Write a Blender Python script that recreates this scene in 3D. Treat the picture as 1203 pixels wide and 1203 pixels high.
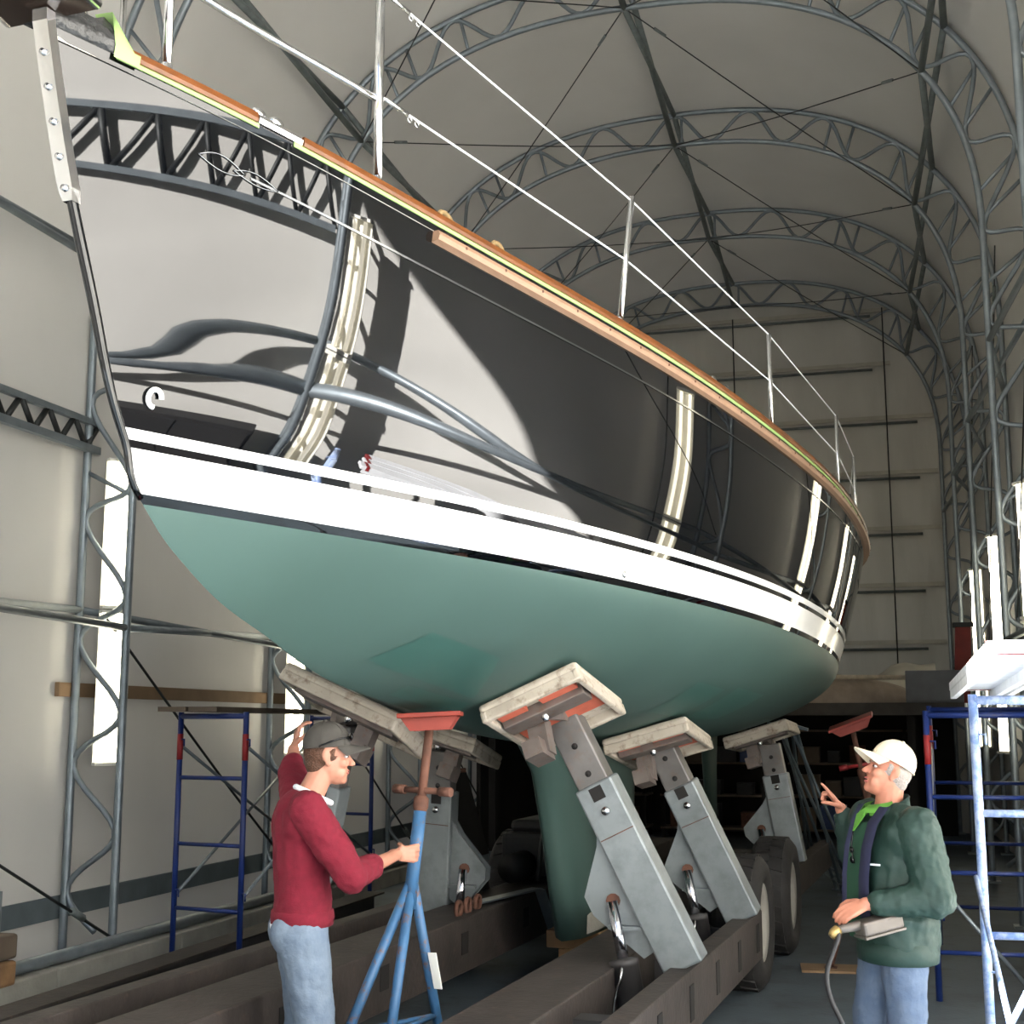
import bpy, bmesh, math, random
import numpy as np
from mathutils import Vector, Matrix
random.seed(7)
for _o in list(bpy.data.objects): bpy.data.objects.remove(_o)
SC = bpy.context.scene
COL = SC.collection
# ------------------------------------------------------------------ camera, sky, sun, exposure
FPX = 1550.0; VPX, VPY = 1042.0, 851.0; EYE = 1.75
PITCH = math.atan((VPY-601.5)/FPX)
YAWC = math.atan((VPX-601.5)*math.cos(PITCH)/FPX)
_f0 = Vector((-math.sin(YAWC), math.cos(YAWC), 0)); CR = Vector((math.cos(YAWC), math.sin(YAWC), 0)); _u0 = Vector((0, 0, 1))
CF = _f0*math.cos(PITCH)+_u0*math.sin(PITCH); CU = _u0*math.cos(PITCH)-_f0*math.sin(PITCH)
CP = Vector((0, 0, EYE))
cam_d = bpy.data.cameras.new('camera'); cam = bpy.data.objects.new('camera', cam_d); COL.objects.link(cam)
cam_d.sensor_fit = 'HORIZONTAL'; cam_d.sensor_width = 36.0; cam_d.lens = 36.0*FPX/1203.0; cam_d.clip_start = .05
_m = Matrix((CR, CU, -CF)).transposed().to_4x4(); _m.translation = CP; cam.matrix_world = _m
SC.camera = cam
SUN_DIR = Vector((.79, 1.0, -.665)).normalized()
world = bpy.data.worlds.new('sky'); SC.world = world; world.use_nodes = True
_nt = world.node_tree; _bg = _nt.nodes['Background']
_sky = _nt.nodes.new('ShaderNodeTexSky'); _sky.sky_type = 'NISHITA'; _sky.sun_disc = False
_sky.sun_elevation = math.asin(-SUN_DIR.z); _sky.sun_rotation = math.atan2(-SUN_DIR.x, -SUN_DIR.y)
_nt.links.new(_sky.outputs[0], _bg.inputs[0]); _bg.inputs[1].default_value = 0.2
sun_d = bpy.data.lights.new('sun', 'SUN'); sun = bpy.data.objects.new('sun', sun_d); COL.objects.link(sun)
sun_d.energy = 95.0; sun_d.angle = math.radians(.53); sun_d.color = (1, .975, .94)
sun.rotation_euler = SUN_DIR.to_track_quat('-Z', 'Y').to_euler(); sun.location = (-8, -10, 12)
SC.view_settings.view_transform = 'Standard'; SC.view_settings.look = 'None'
SC.view_settings.exposure = 0.22; SC.view_settings.gamma = 1.0; SC.view_settings.use_curve_mapping = False

def ray(x, y): return CF+CR*((x-601.5)/FPX)+CU*((601.5-y)/FPX)
def pixX(x, y, X): r = ray(x, y); return CP+r*((X-CP.x)/r.x)
def pixY(x, y, Y): r = ray(x, y); return CP+r*((Y-CP.y)/r.y)
def pixZ(x, y, Z): r = ray(x, y); return CP+r*((Z-CP.z)/r.z)
def pixD(x, y, d): return CP+ray(x, y)*d

# ------------------------------------------------------------------ helpers
def lin(c):
    return tuple(((v/255)/12.92 if v/255 <= .04045 else ((v/255+.055)/1.055)**2.4) for v in c)+(1,)
MATS = {}
def mat(name, col, rough=.6, metal=0.0, var=0.12, scale=6.0, bump=0.0, bscale=None, ior=1.45, col2=None, thr=(.45, .7),
        emit=None, estr=0.0, coat=0.0, trans=0.0, spec=None, stretch=None):
    """procedural material: base colour broken up by noise, optional second colour patches, bump"""
    m = bpy.data.materials.new(name); m.use_nodes = True; nt = m.node_tree; N = nt.nodes; L = nt.links
    b = N['Principled BSDF']; out = N['Material Output']
    c = lin(col)
    tc = N.new('ShaderNodeTexCoord'); src = tc.outputs['Object']
    if stretch:
        mp = N.new('ShaderNodeMapping'); mp.inputs['Scale'].default_value = stretch; L.new(src, mp.inputs[0]); src = mp.outputs[0]
    nz = N.new('ShaderNodeTexNoise'); nz.inputs['Scale'].default_value = scale; nz.inputs['Detail'].default_value = 5
    L.new(src, nz.inputs['Vector'])
    rp = N.new('ShaderNodeValToRGB'); L.new(nz.outputs['Fac'], rp.inputs[0])
    rp.color_ramp.elements[0].position = .3; rp.color_ramp.elements[1].position = .7
    rp.color_ramp.elements[0].color = tuple(v*(1-var) for v in c[:3])+(1,)
    rp.color_ramp.elements[1].color = tuple(min(1, v*(1+var)) for v in c[:3])+(1,)
    cout = rp.outputs[0]
    if col2:
        n2 = N.new('ShaderNodeTexNoise'); n2.inputs['Scale'].default_value = scale*2.3; n2.inputs['Detail'].default_value = 8; n2.inputs['Roughness'].default_value = .65
        L.new(src, n2.inputs['Vector'])
        r2 = N.new('ShaderNodeValToRGB'); L.new(n2.outputs['Fac'], r2.inputs[0])
        r2.color_ramp.elements[0].position, r2.color_ramp.elements[1].position = thr
        mx = N.new('ShaderNodeMix'); mx.data_type = 'RGBA'
        L.new(r2.outputs[0], mx.inputs[0]); L.new(cout, mx.inputs[6]); mx.inputs[7].default_value = lin(col2); cout = mx.outputs[2]
    L.new(cout, b.inputs['Base Color'])
    b.inputs['Roughness'].default_value = rough; b.inputs['Metallic'].default_value = metal; b.inputs['IOR'].default_value = ior
    if coat: b.inputs['Coat Weight'].default_value = coat; b.inputs['Coat Roughness'].default_value = .02
    if emit: b.inputs['Emission Color'].default_value = lin(emit); b.inputs['Emission Strength'].default_value = estr
    if bump:
        n3 = N.new('ShaderNodeTexNoise'); n3.inputs['Scale'].default_value = bscale or scale*4; n3.inputs['Detail'].default_value = 4
        L.new(src, n3.inputs['Vector'])
        bp = N.new('ShaderNodeBump'); bp.inputs['Strength'].default_value = bump; bp.inputs['Distance'].default_value = .02
        L.new(n3.outputs['Fac'], bp.inputs['Height']); L.new(bp.outputs[0], b.inputs['Normal'])
    if trans:
        t = N.new('ShaderNodeBsdfTranslucent'); L.new(cout, t.inputs[0])
        ms = N.new('ShaderNodeMixShader'); ms.inputs[0].default_value = trans
        L.new(b.outputs[0], ms.inputs[1]); L.new(t.outputs[0], ms.inputs[2]); L.new(ms.outputs[0], out.inputs[0])
    MATS[name] = m; return m

ORIG = {}
def thing(name, label, cat, loc=(0, 0, 0), group=None, kind=None):
    o = bpy.data.objects.new(name, None); COL.objects.link(o); o.location = loc; o.empty_display_size = .1
    ORIG[o.name] = Vector(loc); tag(o, label, cat, group, kind); return o
def tag(o, label=None, cat=None, group=None, kind=None):
    if label: o['label'] = label
    if cat: o['category'] = cat
    if group: o['group'] = group
    if kind: o['kind'] = kind
    return o
def link_mesh(name, me, m, parent=None, origin=None):
    o = bpy.data.objects.new(name, me); COL.objects.link(o)
    if m is not None and not me.materials: me.materials.append(MATS[m] if isinstance(m, str) else m)
    if parent is not None:
        o.parent = parent; ORIG[o.name] = ORIG[parent.name]
    else:
        ORIG[o.name] = Vector(origin) if origin is not None else Vector((0, 0, 0)); o.location = ORIG[o.name]
    return o
class MB:
    """collects shapes in world coordinates, then builds ONE mesh object"""
    def __init__(s): s.v = []; s.f = []; s.sm = []
    def add(s, vs, fs, smooth=False):
        n = len(s.v); s.v += [Vector(v) for v in vs]; s.f += [tuple(i+n for i in f) for f in fs]; s.sm += [smooth]*len(fs); return s
    def box(s, c, size, rot=None, bev=0.0):
        c = Vector(c); h = [x/2 for x in size]
        if bev <= 0:
            vs = [Vector((sx*h[0], sy*h[1], sz*h[2])) for sz in (-1, 1) for sy in (-1, 1) for sx in (-1, 1)]
            fs = [(0, 2, 3, 1), (4, 5, 7, 6), (0, 1, 5, 4), (2, 6, 7, 3), (0, 4, 6, 2), (1, 3, 7, 5)]
        else:
            bm = bmesh.new(); bmesh.ops.create_cube(bm, size=1.0)
            for v in bm.verts: v.co = Vector((v.co.x*size[0], v.co.y*size[1], v.co.z*size[2]))
            bmesh.ops.bevel(bm, geom=list(bm.edges), offset=bev, segments=2, profile=.5, affect='EDGES')
            bm.verts.index_update(); vs = [v.co.copy() for v in bm.verts]; fs = [tuple(v.index for v in f.verts) for f in bm.faces]; bm.free()
        if rot is not None: vs = [rot @ v for v in vs]
        return s.add([v+c for v in vs], fs)
    def beam(s, a, b, w, h, up=(0, 0, 1), bev=0.0):
        """box from a to b, w across, h along the up side"""
        a = Vector(a); b = Vector(b); d = b-a; y = d.normalized(); x = y.cross(Vector(up))
        if x.length < 1e-4: x = y.cross(Vector((1, 0, 0)))
        x.normalize(); z = x.cross(y)
        return s.box((a+b)/2, (w, d.length, h), Matrix((x, y, z)).transposed(), bev)
    def tube(s, pts, r, n=8, closed=False, cap=True):
        pts = [Vector(p) for p in pts]; k = len(pts); rr = r if isinstance(r, (list, tuple)) else [r]*k
        tang = []
        for i in range(k):
            a = pts[i-1] if (i > 0 or closed) else pts[i]; b = pts[(i+1) % k] if (i < k-1 or closed) else pts[i]
            tang.append((b-a).normalized())
        t = tang[0]; u = t.cross(Vector((0, 0, 1)))
        if u.length < 1e-3: u = t.cross(Vector((1, 0, 0)))
        u.normalize(); vs = []
        for i in range(k):
            t = tang[i]; u = (u-t*u.dot(t)).normalized(); w = t.cross(u)
            vs += [pts[i]+(u*math.cos(2*math.pi*j/n)+w*math.sin(2*math.pi*j/n))*rr[i] for j in range(n)]
        fs = []
        for i in range(k if closed else k-1):
            i2 = (i+1) % k
            fs += [(i*n+j, i*n+(j+1) % n, i2*n+(j+1) % n, i2*n+j) for j in range(n)]
        base = len(s.v); s.add(vs, fs, True)
        if cap and not closed:
            s.f += [tuple(base+j for j in reversed(range(n))), tuple(base+(k-1)*n+j for j in range(n))]; s.sm += [False, False]
        return s
    def prism(s, poly, ext):
        """closed polygon (3D points) extruded by a vector"""
        poly = [Vector(p) for p in poly]; e = Vector(ext); n = len(poly)
        return s.add(poly+[p+e for p in poly], [tuple(reversed(range(n))), tuple(range(n, 2*n))]+[(i, (i+1) % n, n+(i+1) % n, n+i) for i in range(n)])
    def grid(s, rows, smooth=True, flip=False):
        n = len(rows[0]); vs = [p for r in rows for p in r]; fs = []
        for i in range(len(rows)-1):
            for j in range(n-1):
                q = (i*n+j, i*n+j+1, (i+1)*n+j+1, (i+1)*n+j); fs.append(tuple(reversed(q)) if flip else q)
        return s.add(vs, fs, smooth)
    def lathe(s, prof, a, axis, n=24, smooth=True):
        """prof: (radius, along) pairs around axis through a"""
        a = Vector(a); ax = Vector(axis).normalized(); u = ax.cross(Vector((0, 0, 1)))
        if u.length < 1e-3: u = ax.cross(Vector((1, 0, 0)))
        u.normalize(); w = ax.cross(u); k = len(prof)
        vs = [a+ax*h+(u*math.cos(2*math.pi*j/n)+w*math.sin(2*math.pi*j/n))*r for r, h in prof for j in range(n)]
        fs = [(i*n+j, i*n+(j+1) % n, (i+1)*n+(j+1) % n, (i+1)*n+j) for i in range(k-1) for j in range(n)]
        return s.add(vs, fs, smooth)
    def capsule(s, a, b, ra, rb, ex=1.0, ref=None, n=14):
        """tapered capsule; ex squeezes it across ref"""
        a = Vector(a); b = Vector(b); d = b-a; ln = max(d.length, 1e-5); ax = d/ln
        ref = Vector(ref) if ref is not None else (Vector((1, 0, 0)) if abs(ax.x) < .9 else Vector((0, 1, 0)))
        u = (ref-ax*ref.dot(ax)).normalized(); w = ax.cross(u)
        prof = [(ra*math.sin(t*math.pi/10), -ra*math.cos(t*math.pi/10)) for t in range(0, 6)]+[(rb*math.cos(t*math.pi/10), ln+rb*math.sin(t*math.pi/10)) for t in range(0, 6)]
        vs = [a+ax*h+(u*math.cos(2*math.pi*j/n)*ex+w*math.sin(2*math.pi*j/n))*max(r, 1e-4) for r, h in prof for j in range(n)]
        k = len(prof)
        fs = [(i*n+j, i*n+(j+1) % n, (i+1)*n+(j+1) % n, (i+1)*n+j) for i in range(k-1) for j in range(n)]
        fs += [tuple(reversed(range(n))), tuple((k-1)*n+j for j in range(n))]
        return s.add(vs, fs, True)
    def cyl(s, a, b, ra, rb, ex=1.0, ref=None, n=28):
        """flat-ended elliptical cylinder"""
        a = Vector(a); b = Vector(b); ax = (b-a).normalized(); ref = Vector(ref) if ref is not None else Vector((1, 0, 0))
        u = (ref-ax*ref.dot(ax)).normalized(); w = ax.cross(u)
        vs = [p+(u*math.cos(2*math.pi*j/n)*ex+w*math.sin(2*math.pi*j/n))*r for p, r in ((a, ra), (b, rb)) for j in range(n)]
        return s.add(vs, [(j, (j+1) % n, n+(j+1) % n, n+j) for j in range(n)]+[tuple(reversed(range(n))), tuple(range(n, 2*n))], True)
    def ell(s, c, rad, rot=None, n=16):
        c = Vector(c); vs = []; k = 10
        for i in range(k+1):
            th = math.pi*i/k
            for j in range(n):
                p = Vector((rad[0]*max(math.sin(th), 1e-3)*math.cos(2*math.pi*j/n), rad[1]*max(math.sin(th), 1e-3)*math.sin(2*math.pi*j/n), -rad[2]*math.cos(th)))
                vs.append(c+(rot @ p if rot is not None else p))
        fs = [(i*n+j, i*n+(j+1) % n, (i+1)*n+(j+1) % n, (i+1)*n+j) for i in range(k) for j in range(n)]
        fs += [tuple(reversed(range(n))), tuple(k*n+j for j in range(n))]
        return s.add(vs, fs, True)
    def mesh(s, name, off):
        me = bpy.data.meshes.new(name); me.from_pydata([v-off for v in s.v], [], s.f); me.polygons.foreach_set('use_smooth', s.sm); me.update(); return me
    def build(s, name, m, parent=None, origin=None, label=None, kind=None):
        off = ORIG[parent.name] if parent is not None else (Vector(origin) if origin is not None else Vector((0, 0, 0)))
        o = link_mesh(name, s.mesh(name, off), m, parent, off)
        if label: o['label'] = label
        if kind: o['kind'] = kind
        return o
    def build_remesh(s, name, m, parent, voxel=.01, smooth=6, disp=None):
        """union of the shapes as one continuous skin"""
        off = ORIG[parent.name]
        tmp = bpy.data.objects.new('tmp', s.mesh('tmp', off)); COL.objects.link(tmp)
        md = tmp.modifiers.new('r', 'REMESH'); md.mode = 'VOXEL'; md.voxel_size = voxel; md.use_smooth_shade = True
        if smooth: ms = tmp.modifiers.new('s', 'SMOOTH'); ms.iterations = smooth; ms.factor = .5
        if disp:
            tx = bpy.data.textures.new('fold', 'CLOUDS'); tx.noise_scale = disp[1]; tx.noise_depth = 2
            mdp = tmp.modifiers.new('d', 'DISPLACE'); mdp.texture = tx; mdp.strength = disp[0]; mdp.mid_level = .5
        dg = bpy.context.evaluated_depsgraph_get(); dg.update()
        me = bpy.data.meshes.new_from_object(tmp.evaluated_get(dg)); me.name = name
        bpy.data.objects.remove(tmp)
        me.materials.clear()
        me.polygons.foreach_set('use_smooth', [True]*len(me.polygons))
        return link_mesh(name, me, m, parent)
def struct(name, mb, m, parent=None):
    o = mb.build(name, m, parent)
    if parent is None: o['kind'] = 'structure'
    return o
def copy_tree(o, loc=None, parent=None, **kw):
    c = o.copy(); COL.objects.link(c); c.parent = parent
    if loc is not None: c.location = loc
    ORIG[c.name] = Vector(loc) if loc is not None else ORIG[o.name]
    for k, v in kw.items(): c[k] = v
    for ch in list(o.children): copy_tree(ch, None, c)
    return c
def single(name, mb, m, label, cat, origin=(0, 0, 0), group=None):
    o = mb.build(name, m, None, origin); tag(o, label, cat, group); return o
def spline(xs, ys):
    """natural cubic spline"""
    n = len(xs); h = [xs[i+1]-xs[i] for i in range(n-1)]; dl = [(ys[i+1]-ys[i])/h[i] for i in range(n-1)]
    A = np.zeros((n, n)); B = np.zeros(n); A[0, 0] = A[-1, -1] = 1
    for i in range(1, n-1):
        A[i, i-1] = h[i-1]; A[i, i] = 2*(h[i-1]+h[i]); A[i, i+1] = h[i]; B[i] = 6*(dl[i]-dl[i-1])
    M = np.linalg.solve(A, B)
    def f(x):
        x = min(max(x, xs[0]), xs[-1]); i = 0
        while i < n-2 and x > xs[i+1]: i += 1
        t0 = xs[i+1]-x; t1 = x-xs[i]
        return float((M[i]*t0**3+M[i+1]*t1**3)/(6*h[i])+(ys[i]/h[i]-M[i]*h[i]/6)*t0+(ys[i+1]/h[i]-M[i+1]*h[i]/6)*t1)
    return f
def curve(pts, n=10):
    """Catmull-Rom through points"""
    P = [Vector(p) for p in pts]; Q = [2*P[0]-P[1]]+P+[2*P[-1]-P[-2]]; o = []
    for i in range(1, len(Q)-2):
        a, b, c, d = Q[i-1:i+3]
        for k in range(n):
            t = k/n; o.append(.5*((2*b)+(c-a)*t+(2*a-5*b+4*c-d)*t*t+(3*b-a-3*c+d)*t**3))
    return o+[P[-1]]

# ------------------------------------------------------------------ materials
mat('fabric', (206, 204, 199), rough=.55, var=.05, scale=.7, bump=.25, bscale=1.6, trans=.003, stretch=(1, 1, .45))
mat('fabric_back', (190, 189, 182), rough=.4, var=.08, scale=1.2, bump=1.0, bscale=2.6, trans=.003, stretch=(1.6, 1, .35))
mat('steel_grey', (134, 143, 149), rough=.42, metal=.55, var=.12, scale=9)
mat('steel_dark', (118, 126, 126), rough=.5, metal=.4, var=.15, scale=9)
mat('cable', (52, 54, 54), rough=.5, metal=.5)
mat('concrete', (78, 88, 95), rough=.7, var=.2, scale=1.3, bump=.15, bscale=30, col2=(60, 65, 68), thr=(.5, .75))
mat('concrete_kerb', (150, 148, 140), rough=.85, var=.15, scale=4, bump=.3, bscale=25)
mat('base_band', (98, 108, 112), rough=.7)
mat('ground', (54, 53, 52), rough=.9, var=.1, scale=.6)
mat('paint_black', (5, 6, 8), rough=.018, var=.0, ior=1.53)
mat('paint_white', (240, 240, 240), rough=.12, var=.01)
mat('bottom_green', (60, 82, 77), rough=.55, var=.05, scale=1.6)
mat('patch_green', (50, 82, 76), rough=.5, var=.05, scale=3)
mat('teak', (98, 56, 24), rough=.35, var=.25, scale=5, stretch=(6, 1, 6))
mat('strake_wood', (140, 110, 88), rough=.55, var=.12, scale=5, stretch=(8, 1, 8))
mat('masking_tape', (150, 182, 112), rough=.6, var=.05)
mat('stainless', (215, 215, 215), rough=.1, metal=1.0, var=.03)
mat('cove_metal', (120, 122, 124), rough=.16, metal=1.0, var=.05)
mat('chrome_soft', (190, 190, 190), rough=.25, metal=1.0, var=.05)
mat('deck', (215, 212, 200), rough=.6)
mat('film_dark', (48, 48, 48), rough=.22, var=.35, scale=14, bump=.8, bscale=20)
mat('bronze_dark', (46, 36, 30), rough=.2, metal=.3, var=.3, scale=8)
mat('rope_tan', (136, 114, 78), rough=.8)
mat('galvanised', (130, 136, 138), rough=.42, metal=.35, var=.12, scale=3, col2=(104, 110, 112), thr=(.45, .8))
mat('trailer_brown', (54, 48, 45), rough=.7, var=.3, scale=5, bump=.2, bscale=30, col2=(84, 68, 58), thr=(.58, .8))
mat('trailer_dark', (54, 52, 52), rough=.6, var=.25, scale=6)
mat('inner_steel', (104, 101, 99), rough=.45, metal=.4, var=.2, scale=6, col2=(104, 92, 84), thr=(.55, .75))
mat('pad_vinyl', (172, 162, 148), rough=.5, var=.12, scale=7, bump=.3, bscale=18, col2=(104, 86, 68), thr=(.52, .72))
mat('pad_red', (188, 96, 74), rough=.7, var=.15, scale=10)
mat('pad_steel', (108, 99, 94), rough=.5, metal=.35, var=.2, scale=10, col2=(110, 78, 58), thr=(.55, .75))
mat('rust', (92, 60, 47), rough=.8, var=.3, scale=14)
mat('rubber', (46, 44, 43), rough=.75, var=.2, scale=8, bump=.15)
mat('wheel_rim', (150, 146, 138), rough=.6, var=.1)
mat('chrome_rod', (200, 200, 205), rough=.12, metal=1.0, var=.02)
mat('stand_blue', (54, 94, 132), rough=.5, var=.14, scale=9, col2=(104, 76, 60), thr=(.56, .68))
mat('stand_navy', (34, 58, 104), rough=.5, var=.15, scale=9)
mat('stand_grey', (92, 104, 112), rough=.5, metal=.3, var=.15, scale=9)
mat('stand_orange', (122, 40, 26), rough=.55, var=.12, scale=8, col2=(110, 50, 36), thr=(.6, .8))
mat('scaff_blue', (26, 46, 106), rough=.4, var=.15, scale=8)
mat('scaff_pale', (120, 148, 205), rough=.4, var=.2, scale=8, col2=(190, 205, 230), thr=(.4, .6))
mat('scaff_red', (140, 36, 38), rough=.5)
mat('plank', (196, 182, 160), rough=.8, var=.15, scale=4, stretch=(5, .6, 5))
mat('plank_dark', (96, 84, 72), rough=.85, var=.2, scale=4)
mat('wood_board', (138, 112, 84), rough=.8, var=.15, scale=4)
mat('timber', (128, 98, 68), rough=.85, var=.25, scale=6, bump=.2)
mat('dark_wall', (30, 28, 27), rough=.9, var=.3, scale=3)  # near black; under the platform this colour deepens the shade
mat('dark_stuff', (26, 26, 28), rough=.6, var=.35, scale=6)
mat('mezz_edge', (66, 62, 58), rough=.8, var=.2)
mat('mezz', (104, 106, 110), rough=.7, var=.1)
mat('tarp_brown', (150, 136, 122), rough=.7, var=.25, scale=4, bump=.6, bscale=6)
mat('tarp_pale', (176, 172, 160), rough=.5, var=.12, scale=3, bump=.6, bscale=4)
mat('housing', (226, 224, 214), rough=.5)
mat('lamp_tube', (255, 250, 235), rough=.4, var=0, emit=(255, 246, 222), estr=10.0)
mat('red_board', (120, 38, 30), rough=.6, var=.2, scale=5)
mat('paper', (232, 232, 226), rough=.8, var=.02)
mat('ink', (60, 62, 70), rough=.8)
mat('skin', (174, 122, 101), rough=.5, var=.06, scale=14)
mat('skin_tan', (178, 118, 95), rough=.5, var=.08, scale=16)
mat('lip', (170, 92, 84), rough=.5, var=.05)
mat('eye', (60, 46, 40), rough=.15, var=.0)
mat('hair_brown', (78, 50, 34), rough=.6, var=.3, scale=60, bump=.6, bscale=150)
mat('hair_grey', (150, 142, 136), rough=.6, var=.2, scale=60, bump=.6, bscale=150)
mat('sweater', (108, 16, 36), rough=.9, var=.1, scale=30, bump=.15, bscale=160)
mat('undershirt', (232, 236, 240), rough=.8, var=.03)
mat('denim', (108, 122, 138), rough=.85, var=.10, scale=5, bump=.25, bscale=40, col2=(84, 100, 122), thr=(.4, .8))
mat('denim_blue', (86, 100, 120), rough=.85, var=.10, scale=5, bump=.25, bscale=40, col2=(64, 82, 108), thr=(.4, .8))
mat('cap_grey', (64, 61, 57), rough=.85, var=.12, scale=30)
mat('cap_cream', (226, 214, 190), rough=.8, var=.05, scale=20)
mat('jacket', (28, 52, 45), rough=.6, var=.12, scale=6, bump=.25, bscale=14)
mat('jacket_lining', (36, 38, 64), rough=.8)
mat('polo', (92, 150, 56), rough=.8, var=.06)
mat('fleece', (36, 74, 54), rough=.9)
mat('shoe', (70, 56, 44), rough=.7)
mat('sole', (30, 28, 26), rough=.8)
mat('glasses', (16, 16, 18), rough=.15)
mat('tool_grey', (100, 94, 88), rough=.45, metal=.4, var=.15, scale=12)
mat('brass', (176, 150, 96), rough=.35, metal=.7)
mat('hose', (24, 24, 26), rough=.5)
mat('white_paint', (230, 232, 236), rough=.5)
# ------------------------------------------------------------------ the shed
XC = -2.33; AI, AO = 3.40, 3.83; ZSP = 6.3; HI, HO = 2.86, 3.28; NSE = 2.4
ARCH_Y = [1.10, 4.45, 9.19, 12.65, 16.11, 19.57, 23.03]
Y0, Y1 = -1.5, 23.25
def arch_raw(a, h, n=240):
    p = [(XC-a, ZSP*i/60) for i in range(60)]
    for i in range(n+1):
        th = math.pi*(1-i/n); c, s_ = math.cos(th), math.sin(th)
        p.append((XC+a*math.copysign(abs(c)**(2/NSE), c), ZSP+h*max(s_, 0)**(2/NSE)))
    p += [(XC+a, ZSP*(1-i/60)) for i in range(1, 61)]
    return np.array(p)
def resample(p, n):
    d = np.concatenate([[0], np.cumsum(np.linalg.norm(np.diff(p, axis=0), axis=1))])
    t = np.linspace(0, d[-1], n); return np.stack([np.interp(t, d, p[:, 0]), np.interp(t, d, p[:, 1])], 1), d[-1]
NS = 721
PI_, LI = resample(arch_raw(AI, HI), NS); PO_, LO = resample(arch_raw(AO, HO), NS)
def chord(P, q): i = min(max(q, 0), 1)*(NS-1); k = min(int(i), NS-2); f = i-k; return P[k]*(1-f)+P[k+1]*f
def q_at_z(P, z, right):
    """arc fraction where the chord reaches height z on one side"""
    for k in range(NS//2):
        if P[k][1] >= z: break
    return 1-k/(NS-1) if right else k/(NS-1)

# floor and ground outside
struct('floor', MB().box((XC, (Y0+Y1)/2, -.1), (9.0, Y1-Y0, .2)), 'concrete')
struct('ground_outside', MB().box((XC, Y0-20, -.1), (80, 40, .2)), 'ground')
# fabric skin
FO, _ = resample(arch_raw(AO+.1, HO+.1), 181)
ys = list(np.linspace(Y0, Y1, 121))
def sag(y, k):
    ph = ((y-ARCH_Y[0])/3.46) % 1.0
    return .05*math.sin(math.pi*ph)**2+.006*math.sin(y*3.1+k*.7)+.004*math.sin(k*1.9+y*7.3)
def skin_rows(k0, k1):
    rows = []
    for y in ys:
        r = []
        for k in range(k0, k1+1):
            x, z = FO[k]; nx, nz = (x-XC), (z-6.0 if z > 6 else 0); l = math.hypot(nx, nz) or 1; s_ = sag(y, k)*(0.35 if z < 1 else 1)
            r.append(Vector((x-nx/l*s_, y, max(z-nz/l*s_, 0))))
        rows.append(r)
    return rows
kl = int(q_at_z(FO, ZSP, False)*180) if False else next(k for k in range(181) if FO[k][1] >= ZSP-.02)
struct('wall_left', MB().grid(skin_rows(0, kl)), 'fabric')
struct('ceiling', MB().grid(skin_rows(kl, 180-kl)), 'fabric')
struct('wall_right', MB().grid(skin_rows(180-kl, 180)), 'fabric')
# back wall: arch shaped fabric sheet
mb = MB(); rows = []
for i in range(0, 91):
    xl, z = FO[i]; xr = FO[180-i][0]; r = []
    for j in range(41):
        x = xl+(xr-xl)*j/40
        r.append(Vector((x, Y1-.06+.035*math.sin(x*7.3+math.sin(z*2.2)*1.3)*(.4+.6*abs(math.sin(z*3.27+.4))), z)))
    rows.append(r)
struct('wall_back', mb.grid(rows), 'fabric_back')
# front gable over the wide door opening
mb = MB(); ZD = 8.05
tp = [(x, z) for x, z in FO if z >= ZD]
mb.prism([(x, Y0, z) for x, z in tp], (0, -.05, 0))
XDL = -5.66
lp = [(x, z) for x, z in FO if z < ZD+.05 and x < XC]
mb.prism([(x, Y0, z) for x, z in lp]+[(XDL, Y0, ZD+.05), (XDL, Y0, 0)], (0, -.05, 0))
struct('wall_front', mb, 'fabric')

# ---- arch trusses (one prototype, copied along the shed)
NW = 25
def pt(P, q, y=0.0): c = chord(P, q); return Vector((c[0], y, c[1]))
def make_arch(y, label):
    t = thing('arch_truss', label, 'truss', (0, y, 0), 'steel arch trusses of the shed')
    MB().tube([Vector((c[0], y, c[1])) for c in PO_[::4]], .034).build('outer_chord', 'steel_grey', t)
    MB().tube([Vector((c[0], y, c[1])) for c in PI_[::4]], .034).build('inner_chord', 'steel_grey', t)
    pts = []; n = NW*14
    for i in range(n+1):
        q = .008+.984*i/n; w = .5-.46*math.cos(2*math.pi*NW*q)
        a, b = chord(PI_, q), chord(PO_, q); c = a+(b-a)*w; pts.append((c[0], y, c[1]))
    MB().tube(pts, .024, 7).build('web_tube', 'steel_grey', t)
    first = None
    for k in range(1, 2*NW):
        q = k/(2*NW); z = chord(PI_, q)[1]
        if 5.9 < z < 8.75 or (z >= 8.75 and k % 4 == 1) or k in (8, 2*NW-8):
            q2 = q+(.004 if k % 2 else -.004)
            MB().tube([pt(PI_, q2, y), pt(PO_, q2, y)], .02, 6).build('strut', 'steel_grey', t)
    for sx in (-1, 1):
        for a in (AI, AO): MB().box((XC+sx*a, y, .012), (.16, .16, .024)).build('base_plate', 'steel_dark', t)
    return t
arch_labels = ['grey steel arch truss nearest the open door', 'grey steel arch truss second in from the door, beside the bow',
    'grey steel arch truss standing beside the blue scaffold at the left wall', 'grey steel arch truss fourth from the door, over the boat deck',
    'grey steel arch truss over the stern of the boat', 'grey steel arch truss next to the back wall truss', 'grey steel arch truss laced against the back wall']
arches = [make_arch(ARCH_Y[0], arch_labels[0])]
for y, lb in zip(ARCH_Y[1:], arch_labels[1:]): arches.append(copy_tree(arches[0], (0, y, 0), None, label=lb))

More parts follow.
